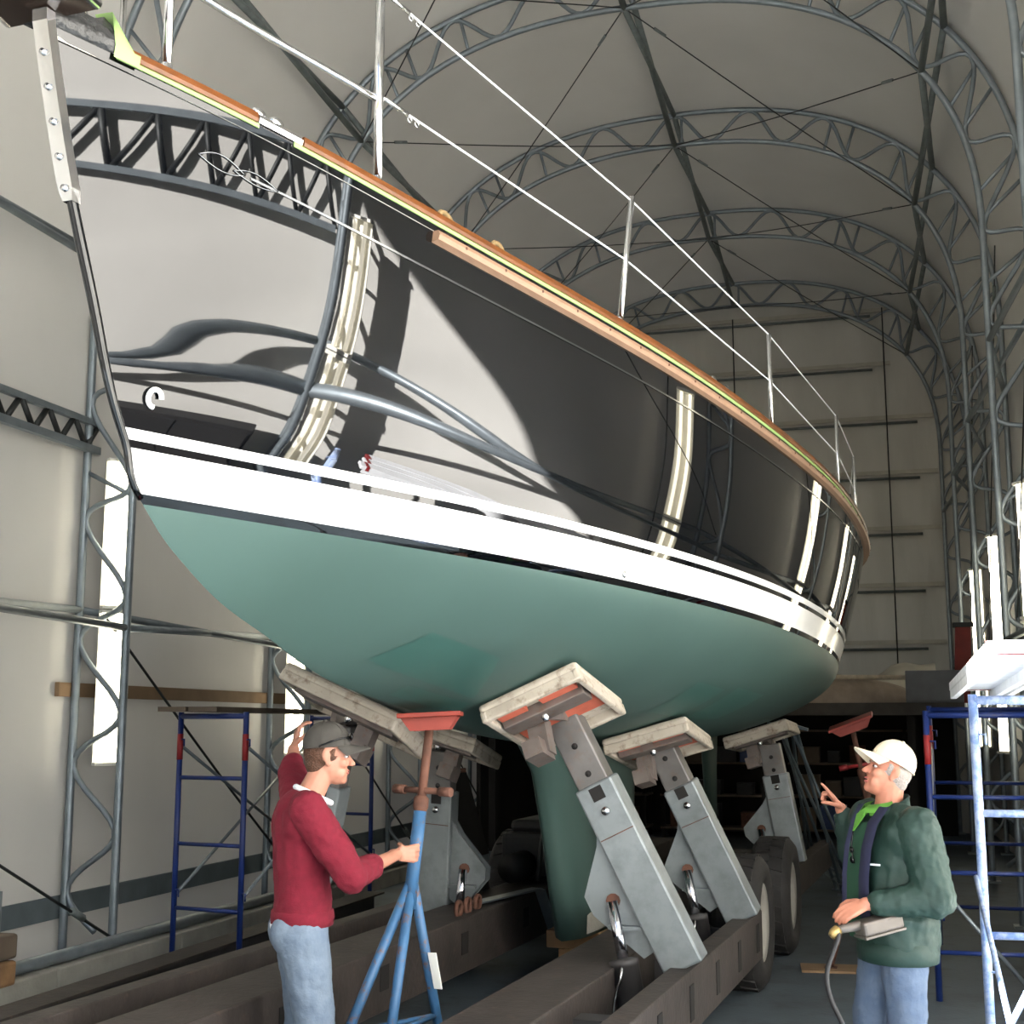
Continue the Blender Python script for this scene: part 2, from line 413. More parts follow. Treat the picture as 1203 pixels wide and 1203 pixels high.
# ---- crossing purlin tubes, bay by bay
PURL = [('ridge', .5, 'along the roof ridge', .036), ('haunch_r', 1-.357, 'along the right roof haunch', .034), ('haunch_l', .357, 'along the left roof haunch', .034),
        ('lw', q_at_z(PO_, 5.6, False), 'high on the left wall', .03), ('rw', q_at_z(PO_, 5.6, True), 'high on the right wall', .03),
        ('ll', q_at_z(PO_, 2.65, False), 'low on the left wall', .03), ('rl', q_at_z(PO_, 2.65, True), 'low on the right wall', .03)]
bay_names = ['in the door bay', 'in the bow bay', 'in the bay behind the bow', 'in the mid bay', 'in the stern bay', 'in the back wall bay']
for b in range(6):
    ya, yb = ARCH_Y[b], ARCH_Y[b+1]
    for nm, q, where, r in PURL:
        t = thing('purlin_pair', f'crossed steel purlin tubes {where} {bay_names[b]}', 'purlin', pt(PI_, q, ya), 'crossed purlin pairs')
        for A, B in ((PI_, PO_), (PO_, PI_)):
            MB().tube([pt(A, q, ya), pt(B, q, yb)], r).build('purlin_tube', 'steel_dark' if nm[0] in 'rh' and nm != 'rw' and nm != 'rl' else 'steel_grey', t)
# ---- bracing cables
def cable(pairs, label, r=.007):
    t = thing('brace_cable', label, 'cable', pairs[0][0], 'thin bracing cables')
    for a, b in pairs:
        a = Vector(a); b = Vector(b); mid = (a+b)/2-Vector((0, 0, .03))
        o = MB().tube(curve([a, mid, b], 6), r, 5).build('wire', 'cable', t)
        d = (b-a).normalized(); e = a+d*.5
        MB().tube([e-d*.08, e+d*.08], r*2.4, 6).build('turnbuckle', 'steel_dark', o)
for b in range(1, 6):
    ya, yb = ARCH_Y[b], ARCH_Y[b+1]
    for q1, q2, sd in ((.5, 1-.357, 'right'), (.5, .357, 'left')):
        cable([(pt(PI_, q1, ya), pt(PI_, q2, yb)), (pt(PI_, q2, ya), pt(PI_, q1, yb))], f'thin brace cables crossing under the {sd} roof slope {bay_names[b]}')
for b in (1, 2, 3, 4):
    ya, yb = ARCH_Y[b], ARCH_Y[b+1]
    cable([((XC-AI, yb, .15), (XC-AI-.2, ya, 2.6))], f'thin brace cable low on the left wall {bay_names[b]}', .012)
    cable([((XC+AI+.1, ya, 6.2), (XC+AI+.1, yb, 2.7))], f'thin brace cable on the right wall {bay_names[b]}')
cable([((XC+AI+.25, 8.2, 7.5), (XC+AI+.25, 8.3, .1))], 'thin vertical cable hanging beside the right wall trusses', .008)

# ---- small webbed truss girts on both walls
def webbed(xa, y0, y1, z0, z1, label):
    t = thing('webbed_girt', label, 'truss', (xa, y0, z0), 'small webbed girt trusses')
    MB().beam((xa, y0, z1), (xa, y1, z1), .05, .05).build('top_chord', 'steel_grey', t)
    MB().beam((xa, y0, z0), (xa, y1, z0), .06, .06).build('bottom_chord', 'steel_grey', t)
    n = int((y1-y0)/.17)
    for i in range(n):
        a, b = y0+(y1-y0)*i/n, y0+(y1-y0)*(i+1)/n
        za, zb = (z0, z1) if i % 2 == 0 else (z1, z0)
        MB().tube([(xa, a, za), (xa, b, zb)], .024, 6).build('web_bar', 'cable', t)
webbed(XC-AO+.02, 5.0, 9.3, 3.96, 4.18, 'small grey girt truss with black zigzag web on the left wall')
webbed(XC+AO+.0, 1.2, 4.4, 3.72, 4.22, 'small grey girt truss with black zigzag web on the right wall')

UPV = Vector((0, 0, 1))
# ---- vertical fluorescent fixtures, two stacked on each truss leg
def fixture(x, y, z0, sgn, label):
    """strip light facing into the shed; sgn +1 = on the right wall"""
    t = thing('strip_light', label, 'light', (x, y, z0), 'vertical fluorescent strip lights')
    nf = Vector((-sgn*.8, -.6, 0)); tf = Vector((.6*sgn, -.8, 0)) if sgn > 0 else Vector((.6, .8, 0)); R = Matrix((nf, tf, UPV)).transposed(); c = Vector((x, y, z0+.61))
    MB().box(c-nf*.05, (.07, .13, 1.22), R, .008).build('housing', 'housing', t)
    MB().box(c-nf*.012, (.008, .22, 1.22), R).build('reflector', 'housing', t)
    for dy in (-.055, .055):
        MB().tube([c+nf*.03+tf*dy-UPV*.58, c+nf*.03+tf*dy+UPV*.58], .019, 8).build('fluorescent_tube', 'lamp_tube', t)
    for zz in (-.598, .598): MB().box(c+nf*.015+UPV*zz, (.07, .22, .024), R).build('end_cap', 'housing', t)
wherey = {4.45: 'beside the bow', 9.19: 'beside the second truss', 12.65: 'over the white planks', 16.11: 'beyond the white planks', 19.57: 'nearest the back wall'}
for y in ARCH_Y[1:6]:
    for i, z0 in enumerate((1.43, 2.66)):
        hl = ('lower', 'upper')[i]
        fixture(XC+AI+.20, {4.45: 4.62, 9.19: 8.5}.get(y, y-.34), z0, 1, f'{hl} glowing vertical strip light on the right wall {wherey[y]}')
        if y > 6: fixture(XC-AI-.20, y+.12, z0, -1, f'{hl} glowing vertical strip light on the left wall truss {wherey[y].replace("over", "opposite").replace("beyond", "opposite but beyond")}')

# ---- left wall base: band, kerb, pipes, board
struct('trim_1', MB().box((XC-AO-.06, (Y0+Y1)/2, .36), (.03, Y1-Y0, .17)), 'base_band')
struct('trim_2', MB().box((XC+AO+.06, (Y0+Y1)/2, .36), (.03, Y1-Y0, .17)), 'base_band')
for i, (x, z, lb) in enumerate(((-5.98, .05, 'long grey pipe lying on the floor against the left wall'), (-5.42, .21, 'long grey pipe lying along the top of the kerb'))):
    single('floor_pipe', MB().tube([(x, 3.0, z), (x, 15.5, z)], .045), 'steel_grey', lb, 'pipe', (x, 3.0, 0))
kb = thing('concrete_kerb', 'low concrete kerb of blocks along the left wall', 'kerb', (-5.45, 3, 0))
for i in range(8): MB().box((-5.47, 3.9+i*1.6, .08), (.32, 1.585, .165), bev=.012).build('kerb_block', 'concrete_kerb', kb)
ib = thing('steel_beam', 'long dark steel channel lying on the floor by the kerb', 'beam', (-4.72, 2.5, 0))
MB().box((-4.72, 7.2, .19), (.22, 9.6, .016)).build('top_flange', 'trailer_brown', ib)
MB().box((-4.72, 7.2, .095), (.016, 9.6, .175)).build('web', 'trailer_dark', ib)
MB().box((-4.72, 7.2, .008), (.22, 9.6, .016)).build('bottom_flange', 'trailer_brown', ib)
single('wood_rail', MB().box((XC-AO-.04, 11.2, 2.02), (.04, 4.4, .11), bev=.004), 'wood_board', 'long brown wooden board fixed to the left wall', 'board', (XC-AO-.04, 11.2, 2.02))
for i, (z, mt, lb) in enumerate(((.235, 'timber', 'lower rounded timber block on the kerb by the left wall'), (.395, 'plank_dark', 'upper dark timber block stacked by the left wall'))):
    single('timber_block', MB().box((-5.42, 7.12, z), (.34, .5, .15), bev=.02), mt, lb, 'timber', (-5.42, 7.12, z-.075))
single('pipe_stub', MB().tube([(-5.9, 8.05, 0), (-5.9, 8.05, .62)], .014), 'steel_dark', 'thin upright rod standing by the timber blocks', 'rod', (-5.9, 8.05, 0))
single('wood_chock', MB().box((-4.35, 7.4, .09), (.14, .16, .18), bev=.012), 'plank_dark', 'small dark wooden chock on the floor by the steel channel', 'chock', (-4.35, 7.4, 0))

# ---- back wall battens, each with a dark tube standing in for its shadow
for i in range(7):
    z = 3.02+.965*i
    hw = 3.3 if z < 7 else 2.6
    single('wall_batten', MB().box((XC, Y1-.14, z+.09), (2*hw+.1, .03, .07)), 'tarp_pale', f'pale batten across the back wall, {["first","second","third","fourth","fifth","sixth","seventh"][i]} up from the platform', 'batten', (XC, Y1-.14, z), 'battens across the back wall')
    single('batten_shadow', MB().tube([(XC-hw+.3, Y1-.22, z-.03), (XC+hw-.25, Y1-.22, z-.03)], .024), 'steel_dark', f'dark shadow strip under the {["first","second","third","fourth","fifth","sixth","seventh"][i]} batten up the back wall', 'pipe', (XC, Y1-.22, z), 'dark shadow strips across the back wall')
for x, lb in ((.22, 'thin vertical cable down the back wall near the right truss'), (-2.35, 'thin vertical cable down the middle of the back wall')):
    single('wall_cable', MB().tube([(x, Y1-.27, 2.3), (x, Y1-.27, 8.9)], .012, 5), 'cable', lb, 'cable', (x, Y1-.27, 2.3))
# ---- storage platform at the back with dark colours below it standing in for deep shade
pf = thing('storage_platform', 'storage platform across the back of the shed', 'platform', (XC, 20, 0))
MB().box((XC, 20.6, 1.99), (6.6, 5.0, .08)).build('deck_board', 'plank_dark', pf)
MB().box((XC, 18.1, 1.95), (6.6, .07, .16)).build('edge_beam', 'mezz_edge', pf)
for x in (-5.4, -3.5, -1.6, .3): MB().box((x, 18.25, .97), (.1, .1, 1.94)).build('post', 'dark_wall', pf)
struct('wall_inner', MB().box((XC, 22.6, .97), (6.7, .08, 1.94)), 'dark_wall')  # wall coloured near black to paint in the shade under the deck
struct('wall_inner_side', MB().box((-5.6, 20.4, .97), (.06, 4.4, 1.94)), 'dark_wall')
bx = random.Random(3); used_lb = set()
for sx in (-4.6, -2.6, -.6):
    sh = thing('storage_shelf', {-4.6: 'storage shelf darkened for shade under the platform by the left wall', -2.6: 'storage shelf darkened for shade under the platform behind the keel', -.6: 'storage shelf darkened for shade under the platform behind the capped man'}[sx], 'shelf', (sx, 21.4, 0), 'storage shelves under the platform')
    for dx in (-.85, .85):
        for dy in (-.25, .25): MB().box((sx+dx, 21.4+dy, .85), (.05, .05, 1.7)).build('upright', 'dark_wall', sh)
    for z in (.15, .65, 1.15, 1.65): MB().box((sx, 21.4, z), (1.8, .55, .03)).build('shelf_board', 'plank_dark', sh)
    mname = {'dark_stuff': 'black', 'plank_dark': 'brown', 'stand_navy': 'navy', 'rust': 'rust-coloured'}
    for zi, z in enumerate((.165, .665, 1.165)):
        x = sx-.75
        while x < sx+.6:
            w, h = bx.uniform(.18, .4), bx.uniform(.15, .36)
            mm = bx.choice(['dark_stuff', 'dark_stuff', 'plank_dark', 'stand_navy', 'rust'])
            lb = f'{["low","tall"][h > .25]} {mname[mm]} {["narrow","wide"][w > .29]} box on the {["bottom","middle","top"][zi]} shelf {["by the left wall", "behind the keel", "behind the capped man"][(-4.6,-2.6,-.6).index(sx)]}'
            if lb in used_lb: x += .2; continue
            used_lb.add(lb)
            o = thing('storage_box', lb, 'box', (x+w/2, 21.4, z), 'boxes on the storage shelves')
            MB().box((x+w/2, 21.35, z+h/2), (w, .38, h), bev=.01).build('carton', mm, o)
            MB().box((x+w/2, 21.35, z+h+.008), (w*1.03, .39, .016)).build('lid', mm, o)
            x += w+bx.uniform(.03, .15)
# covered dinghy and tarps on the platform
dg = thing('covered_dinghy', 'upturned dinghy under a brown cover on the platform', 'boat', (-1.2, 18.9, 2.03))
rows = []
for i in range(25):
    u = i/24; x = -3.4+3.75*u; w = .62*(math.sin(math.pi*min(max(u*.94+.03, 0), 1))**.45); h = .46*(math.sin(math.pi*min(max(u*.9+.06, 0), 1))**.5)
    rows.append([Vector((x, 18.95+w*math.cos(a), 2.035+h*max(math.sin(a), 0)**.8*(1+.04*math.sin(a*9+u*20)))) for a in [math.pi*j/14 for j in range(15)]])
MB().grid(rows).build('cover', 'tarp_brown', dg)
MB().tube([(-3.4, 18.32, 2.42), (.4, 18.32, 2.36)], .035, 6).build('boom', 'plank', dg)
rows = []
for i in range(21):
    u = i/20; x = -3.2+3.9*u
    rows.append([Vector((x, 20.3+.8*math.cos(a), 2.035+(.50+.12*math.sin(x*3.1)+.05*math.sin(x*9))*max(math.sin(a), 0)**.7)) for a in [math.pi*j/12 for j in range(13)]])
single('tarp_bundle', MB().grid(rows), 'tarp_pale', 'long bundle under a pale tarp on the platform by the back wall', 'tarp', (0, 0, 0))
gb = thing('grey_cabinet', 'flat grey cabinet on the platform edge by the right truss', 'cabinet', (.62, 18.4, 2.03))
MB().box((.62, 18.4, 2.24), (.72, .3, .42), bev=.01).build('carcass', 'mezz', gb); MB().box((.62, 18.24, 2.24), (.66, .02, .36)).build('front_panel', 'mezz', gb)
rb = thing('red_steel_post', 'tall dark red steel post leaning by the right wall truss', 'post', (1.0, 18.45, 2.03))
MB().beam((.98, 18.75, 2.035), (1.04, 18.75, 3.05), .2, .12, up=(0, 1, 0)).build('post_body', 'red_board', rb); MB().box((1.04, 18.75, 3.07), (.26, .2, .06)).build('cap_plate', 'dark_stuff', rb)
# ------------------------------------------------------------------ the yacht (s along from the bow, b to port, z up)
BYAW = math.radians(3.5); BOW = Vector((-2.42, 3.25, 0)); LOA = 12.2
BD = Vector((math.sin(BYAW), math.cos(BYAW), 0)); BN = Vector((math.cos(BYAW), -math.sin(BYAW), 0)); UP = Vector((0, 0, 1))
def B(s, b, z): return BOW+BD*s+BN*b+UP*z
def bvec(s, b, z): return BD*s+BN*b+UP*z
f_bs = spline([0, .6, 1.22, 2.44, 3.66, 4.88, 6.1, 7.32, 8.54, 9.76, 10.98, 12.2], [0, .34, .64, 1.09, 1.42, 1.645, 1.785, 1.83, 1.80, 1.68, 1.46, 1.13])
f_bw = spline([.634, 1.22, 2.44, 3.66, 4.88, 6.1, 7.32, 8.54, 9.76, 10.98, 12.2], [0, .285, .83, 1.22, 1.475, 1.595, 1.61, 1.52, 1.32, 1.0, .6])
f_zs = spline([0, .66, 1.44, 2.7, 4.4, 5.8, 7, 9, 12.2], [3.90, 3.80, 3.68, 3.56, 3.445, 3.385, 3.35, 3.34, 3.42])
f_zc = spline([.634, .75, .88, 1.09, 1.51, 1.81, 2.26, 2.63, 3.82, 4.6, 6.5, 8.5, 10.5, 11.6, 12.2], [2.482, 2.39, 2.315, 2.214, 2.084, 1.99, 1.90, 1.852, 1.72, 1.655, 1.58, 1.62, 1.85, 2.03, 2.13])
f_stem = spline([2.2, 2.483, 2.511, 2.656, 2.715, 3.05, 3.37, 3.82, 3.91], [.80, .634, .594, .521, .484, .325, .183, .027, .0])
def zg(s): return 2.503-.033*s
US = [(i/120)**1.5 for i in range(121)]
def top_pt(u, v=None, off=None):
    """point (s,b,z) of the topsides; v 0 sheer .. 1 top of the green, or off = height above the green"""
    if v is None:
        v = .8
        for _ in range(4):
            s0 = f_stem(3.90+(2.482-3.90)*v); s = s0+u*(LOA-s0); v = 1-off/(f_zs(s)-zg(s))
    s0 = f_stem(3.90+(2.482-3.90)*v); s = s0+u*(LOA-s0)
    bs = f_bs(u*LOA); bw = f_bw(.634+u*(LOA-.634))
    b = bs+(bw-bs)*v+math.sin(math.pi*v)*(.03*(1-math.exp(-u*4))-.012*(1-math.exp(-u*7))*math.exp(-u*5))
    return s, max(b, 0), f_zs(s)+(zg(s)-f_zs(s))*v
def bot_pt(u, th):
    s = .634+u*(LOA-.634); bw = f_bw(s); zw, zc = zg(s), f_zc(s)
    e = float(np.interp(s, [.6, 1.6, 2.6, 4, 5.5, 8, 12.2], [1.95, 1.9, 1.6, 1.28, 1.12, 1.12, 1.25])); c, sn = max(math.cos(th), 0), math.sin(th)
    return s, bw*c**e, zw-(zw-zc)*sn**e
def u_of_s(s): return s/LOA
boat = thing('sailing_yacht', 'black-hulled sailing yacht with white boot stripe and green bottom on the trailer', 'sailboat', B(5.5, 0, .3))
def strip(rows_spec, name, m, parent, both=True):
    mb = MB()
    for side in ((1, -1) if both else (1,)):
        rows = []
        for fn in rows_spec: rows.append([B(s, side*b, z) for s, b, z in (fn(u) for u in US)])
        mb.grid(rows, True, flip=(side == -1))
    return mb.build(name, m, parent)
OFFS = [0, .03, .172, .197, .232]
topside = strip([(lambda u, k=k: (lambda v: top_pt(u, v))(k/28*(1-.232/(f_zs(u*LOA)-zg(u*LOA))))) for k in range(28)]+[lambda u: top_pt(u, off=.232)], 'topsides', 'paint_black', boat)
for i, (nm, mt) in enumerate((('boot_line', 'paint_black'), ('boot_stripe', 'paint_white'), ('pin_line', 'paint_black'), ('upper_stripe', 'paint_white'))):
    a, b_ = OFFS[i], OFFS[i+1]; k = 4
    strip([(lambda u, o=a+(b_-a)*j/k: top_pt(u, off=o)) for j in range(k, -1, -1)], nm, mt, boat)
bottom = strip([(lambda u, t=t: bot_pt(u, t)) for t in [math.pi/2*j/26 for j in range(27)]], 'bottom', 'bottom_green', boat)
# transom and deck
tr = [B(*top_pt(1, v=k/10)) for k in range(11)]+[B(*bot_pt(1, math.pi/2*k/10)) for k in range(1, 11)]
tl = [B(s, -b, z) for s, b, z in ([top_pt(1, v=k/10) for k in range(11)]+[bot_pt(1, math.pi/2*k/10) for k in range(1, 10)])]
MB().prism(tr+list(reversed(tl)), BD*.02).build('transom', 'paint_black', boat)
rows = []
for u in US[::3]:
    s, b, z = top_pt(u, 0); rows.append([B(s, b*k/4, z-.04+.05*(1-(k/4)**2)) for k in range(-4, 5)])
deck = MB().grid(rows, True, True).build('deck', 'deck', boat)
# keel fin
def keel_sec(z, s0, s1, w, n=14):
    o = []
    for i in range(n+1):
        t = i/n; th = w*(2.6*math.sqrt(max(t, 0))*(1-t)*.9+.02*(1-t)) if i not in (0, n) else 0
        o.append((s0+(s1-s0)*t, th*.62))
    return [B(s, h, z) for s, h in o]+[B(s, -h, z) for s, h in reversed(o[1:-1])]
kz = [(1.80, 4.35, 7.7, .30), (1.62, 4.58, 7.5, .24), (1.45, 4.83, 7.42, .21), (1.07, 5.03, 7.4, .20), (.7, 5.2, 7.4, .21), (.36, 5.40, 7.42, .23)]
secs = [keel_sec(z, a, b_, w) for z, a, b_, w in kz]
mb = MB(); n = len(secs[0])
mb.add([p for r in secs for p in r], [(i*n+j, i*n+(j+1) % n, (i+1)*n+(j+1) % n, (i+1)*n+j) for i in range(len(secs)-1) for j in range(n)]+[tuple((len(secs)-1)*n+j for j in range(n))], True)
keel = mb.build('keel', 'bottom_green', boat)
# bare patch low on the keel
mb = MB(); pp = []
def keel_b(s, z):
    zz = [k[0] for k in kz][::-1]; a = np.interp(z, zz, [k[1] for k in kz][::-1]); b_ = np.interp(z, zz, [k[2] for k in kz][::-1]); w = np.interp(z, zz, [k[3] for k in kz][::-1])
    t = min(max((s-a)/(b_-a), 1e-4), .999); return w*(2.6*math.sqrt(t)*(1-t)*.9)*.62
rows = []
for k in range(7):
    s = 5.62+k*.1; top = .50+[.0, .02, .07, .05, .10, .09, .16][k]
    rows.append([B(s, keel_b(s, z)+.006, z) for z in (.38, .5*(.38+top), top)])
mb.grid(rows, False).build('bare_patch', 'concrete_kerb', keel)
# rudder and skeg aft
rr = [(1.95, 10.2, 11.15, .1), (1.3, 10.35, 11.0, .09), (.75, 10.45, 10.95, .07)]
secs = [keel_sec(z, a, b_, w) for z, a, b_, w in rr]; mb = MB(); n = len(secs[0])
mb.add([p for r in secs for p in r], [(i*n+j, i*n+(j+1) % n, (i+1)*n+(j+1) % n, (i+1)*n+j) for i in range(2) for j in range(n)]+[tuple(2*n+j for j in range(n))], True)
mb.build('rudder', 'bottom_green', boat)
# long strips that follow the sheer
def follow(s0, s1, prof, n=90, side=1):
    """prof: list of (outward, up) offsets from the sheer edge, closed"""
    mb = MB(); secs = []
    for i in range(n+1):
        s = s0+(s1-s0)*i/n; d = .02
        b, z = f_bs(s), f_zs(s); sl = (f_bs(min(s+d, LOA))-f_bs(max(s-d, 0)))/(min(s+d, LOA)-max(s-d, 0)); l = math.hypot(1, sl)
        ns, nb = -sl/l, 1/l
        secs.append([B(s+ns*o, side*(b+nb*o), z+h) for o, h in prof])
    k = len(prof); vs = [p for r in secs for p in r]
    fs = [(i*k+j, (i+1)*k+j, (i+1)*k+(j+1) % k, i*k+(j+1) % k) for i in range(n) for j in range(k)]+[tuple(range(k)), tuple(reversed([n*k+j for j in range(k)]))]
    if side < 0: fs = [tuple(reversed(f)) for f in fs]
    return mb.add(vs, fs, False)
def topoff(s, dz):
    """flare-corrected outward offset at dz below the sheer"""
    u = s/LOA; p = top_pt(u, dz/(f_zs(s)-zg(s))); return p[1]-f_bs(s)
CAP = [(-.07, .0), (.014, .0), (.018, .012), (.014, .034), (-.07, .034)]
for a, b_ in ((.245, .66), (.83, LOA)): follow(a, b_, CAP).build('cap_rail', 'teak', boat, label='varnished teak cap rail')
follow(.245, LOA, CAP, side=-1).build('cap_rail', 'teak', boat)
for a, b_ in ((.21, .67), (.80, 7.5)): follow(a, b_, [(-.001, -.014), (.0045, -.014), (.0045, .002), (-.001, .002)]).build('masking_tape', 'masking_tape', boat, label='pale green masking tape under the cap rail')
STR = [(-.03, -.085), (.022, -.078), (.03, -.06), (.022, -.042), (-.03, -.036)]
strake = follow(1.42, LOA, STR).build('rub_strake', 'strake_wood', boat, label='bare pale wooden rub strake')
follow(1.42, LOA, STR, side=-1).build('rub_strake', 'strake_wood', boat)
for i in range(26):
    s = 1.55+i*.22*(1+.02*i); b = f_bs(s); z = f_zs(s)-.06
    if s < 11: MB().tube([B(s, b+.024, z), B(s, b+.034, z)], .006, 6).build('bung', 'rust', strake)
# chrome fairlead in the gap of the cap rail
fl = MB(); follow_fl = follow(.665, .825, [(-.07, 0), (.012, 0), (.018, .016), (.0, .04), (-.07, .04)], 8)
fo = follow_fl.build('fairlead', 'stainless', boat, label='polished chrome bow fairlead')
for s in (.69, .755): MB().ell(B(s, f_bs(s)-.03, f_zs(s)+.05), (.03, .04, .022)).build('roller', 'stainless', fo)
# cove line with a scroll at its bow end
cl = []
CZ = .188
def cove(s, up=0): p = top_pt(s/LOA, (CZ-up)/(f_zs(s)-zg(s))); return B(p[0], p[1]+.004, p[2])
mb = MB(); rows = [[cove(s, .004) for s in np.linspace(.62, 8, 120)], [cove(s, -.004) for s in np.linspace(.62, 8, 120)]]
mb.grid(rows, True); cv = mb.build('cove_line', 'cove_metal', boat)
for s0, s1, w in ((.44, .60, .030), (.56, .72, .022)):
    mb = MB(); ss = np.linspace(s0, s1, 14)
    mb.tube([cove(s, w*math.sin(math.pi*(k/13))) for k, s in enumerate(ss)]+[cove(s, -w*math.sin(math.pi*(1-k/13))*.7) for k, s in enumerate(reversed(ss))], .0028, 5)
    mb.build('cove_scroll', 'cove_metal', cv)
# stem band with bolts
mb = MB(); prev = []
zz = np.linspace(3.93, 3.375, 16)
rows = [[], [], [], []]
for z in zz:
    s = f_stem(min(z, 3.905))-.012
    w = .030 if z > 3.40 else .020
    rows[0].append(B(s+.035, -w, z)); rows[1].append(B(s-.004, -w*.9, z)); rows[2].append(B(s-.004, w*.9, z)); rows[3].append(B(s+.035, w, z))
mb.grid(rows, False); sb = mb.build('stem_band', 'stainless', boat, label='polished stainless stem band')
for z in (3.80, 3.70, 3.60, 3.50, 3.41):
    s = f_stem(z)-.018
    MB().lathe([(.0, -.012), (.010, -.01), (.011, 0), (.011, .006)], B(s, 0, z), BD, 10).build('bolt', 'chrome_soft', sb)
MB().tube([B(f_stem(z)+.011, 0, z) for z in np.linspace(3.92, 2.50, 40)], [.012+.006*math.sin(math.pi*k/39) for k in range(40)], 12).build('stem_nose', 'paint_black', boat)
# white through-hull fitting near the boot stripe
p = top_pt(.0125, off=.34); fit_ = MB(); c = B(p[0], p[1], p[2])
_n = (BN*.86-BD*.45-UP*.25).normalized(); _t = UP.cross(_n).normalized(); _w = _n.cross(_t)
fit_.tube([c+_n*.012+(_t*math.cos(a)*.024+_w*math.sin(a)*.03) for a in [2*math.pi*k/16 for k in range(13)]], .0095, 8).build('skin_fitting', 'paint_white', boat)
p = top_pt(.2107, off=.055); MB().lathe([(0, .012), (.012, .01), (.018, .004), (.018, 0)], B(p[0], p[1]+.001, p[2]), BN, 12).build('drain_fitting', 'chrome_soft', boat)
# bow platform and wrapped bulwark
bs_ = thing('x', '', '') if False else None
bp = MB(); bp.prism([B(.05, -.16, 3.93), B(.05, .16, 3.93), B(-.9, .10, 4.02), B(-.9, -.10, 4.02)], UP*.05); plat = bp.build('bow_platform', 'bronze_dark', boat, label='dark bow platform with bright edges')
for sg in (-1, 1): MB().tube([B(.05, sg*.165, 3.945), B(-.9, sg*.105, 4.035)], .018, 8).build('platform_edge', 'stainless', plat)
mb = MB(); rows = []
for i in range(9):
    s = .0+.2*i/8; b, z = f_bs(s)+.012, f_zs(s); rows.append([B(s, b-.09, z), B(s, b, z+.0), B(s, b+.006, z+.04), B(s, b-.02, z+.10+.012*math.sin(i*2)), B(s, b-.10, z+.11)])
wr = mb.grid(rows, True).build('wrap_film', 'film_dark', boat, label='crumpled dark protective film over the bow bulwark')
mb = MB(); rows = []
for i in range(5):
    s = .19+.075*i/4; b, z = f_bs(s)+.016, f_zs(s); h = .115*(1-i/4)+.02
    rows.append([B(s, b-.08, z+h+.004), B(s, b-.012, z+h), B(s, b+.006, z+.02), B(s, b+.001, z-.02)])
mb.grid(rows, True).build('masking_tape', 'masking_tape', wr)
# stanchions, pulpit and lifelines
def stan(s, h, r=.0135, lean=0.0, inn=.07, out=0.0):
    b = f_bs(s)-inn; z = f_zs(s)+.03
    o = MB().tube([B(s, b, z), B(s+lean, b+out, z+h)], r, 10).build('stanchion', 'stainless', boat)
    MB().lathe([(.035, 0), (.035, .006), (.02, .012), (.018, .05)], B(s, b, z), UP, 12).build('stanchion_base', 'stainless', o)
    return B(s+lean, b+out, z+h)
ST = [stan(.40, .95, .016, 0, .05), stan(1.2, .95, .018, 0, .05), stan(2.72, .64, .0145, .0, .05, .07), stan(4.7, .62, .0145), stan(6.7, .62), stan(8.2, .62), stan(10.2, .62)]
def lerp_st(k, f): s = [.40, 1.2, 2.72, 4.7, 6.7, 8.2, 10.2][k]; b = f_bs(s)-(.05 if k < 3 else .07)+(f*.11 if k == 2 else 0); return B(s, b, f_zs(s)+.03+f)
pp_ = curve([lerp_st(1, .36), lerp_st(0, .37), B(-.25, .10, 4.32), B(-.35, 0, 4.34), B(-.25, -.10, 4.32), B(.4, -.2, 4.24), B(1.12, -.54, 4.12)], 8)
MB().tube(pp_, .014, 8).build('pulpit_rail', 'stainless', boat, label='polished pulpit lower rail')
pu = curve([lerp_st(1, .95), lerp_st(0, .95), B(-.35, .10, 4.88), B(-.45, 0, 4.90), B(-.35, -.10, 4.88), B(.4, -.2, 4.81), B(1.12, -.54, 4.72)], 8)
MB().tube(pu, .014, 8).build('pulpit_rail', 'stainless', boat)
MB().tube([B(1.12, -f_bs(1.12)+.05, f_zs(1.12)+.03), B(1.12, -.54, 4.72)], .014, 8).build('stanchion', 'stainless', boat)
for f in (.33, .62):
    pts = [lerp_st(1, .38 if f < .5 else .82)]+[lerp_st(k, f) for k in range(2, 7)]
    ll = MB().tube(pts, .0045, 6).build('lifeline', 'white_paint', boat)
    d = (pts[1]-pts[0]).normalized()
    MB().tube([pts[0]+d*.03, pts[0]+d*.16], .009, 6).build('turnbuckle', 'stainless', ll)
    for k in (.17, .21): MB().tube([pts[0]+d*k+Vector((0, 0, -.016))+Vector((math.cos(a)*.011*d.x, math.cos(a)*.011*d.y, math.sin(a)*.011)) for a in [2*math.pi*i/8 for i in range(8)]], .003, 5, closed=True).build('shackle', 'stainless', ll)
# rope coils and deck cleats showing over the rail
for s in (1.55, 1.85):
    b, z = f_bs(s)-.06, f_zs(s)+.06
    MB().tube([B(s+.07*math.cos(a), b, z+.035*math.sin(a)) for a in [2*math.pi*i/14 for i in range(14)]], .012, 6, closed=True).build('rope_loop', 'rope_tan', boat)
for s in (3.72, 3.9):
    b, z = f_bs(s)-.05, f_zs(s)+.035
    MB().tube([B(s-.05, b, z), B(s-.03, b, z+.05), B(s+.03, b, z+.05), B(s+.05, b, z)], .012, 8).build('deck_block', 'stainless', boat)
# cabin trunk on deck (low, inside the rail)
cab = MB(); rows = []
for s, w, h in ((3.4, .05, .02), (3.6, .45, .22), (5, .8, .36), (7.6, .9, .42), (8.4, .85, .40), (8.45, .8, .02)):
    z = f_zs(s)-.02; rows.append([B(s, -w, z), B(s, -w*.88, z+h*.85), B(s, 0, z+h), B(s, w*.88, z+h*.85), B(s, w, z)])
cab.grid(rows, False, True).build('cabin_trunk', 'paint_white', boat)
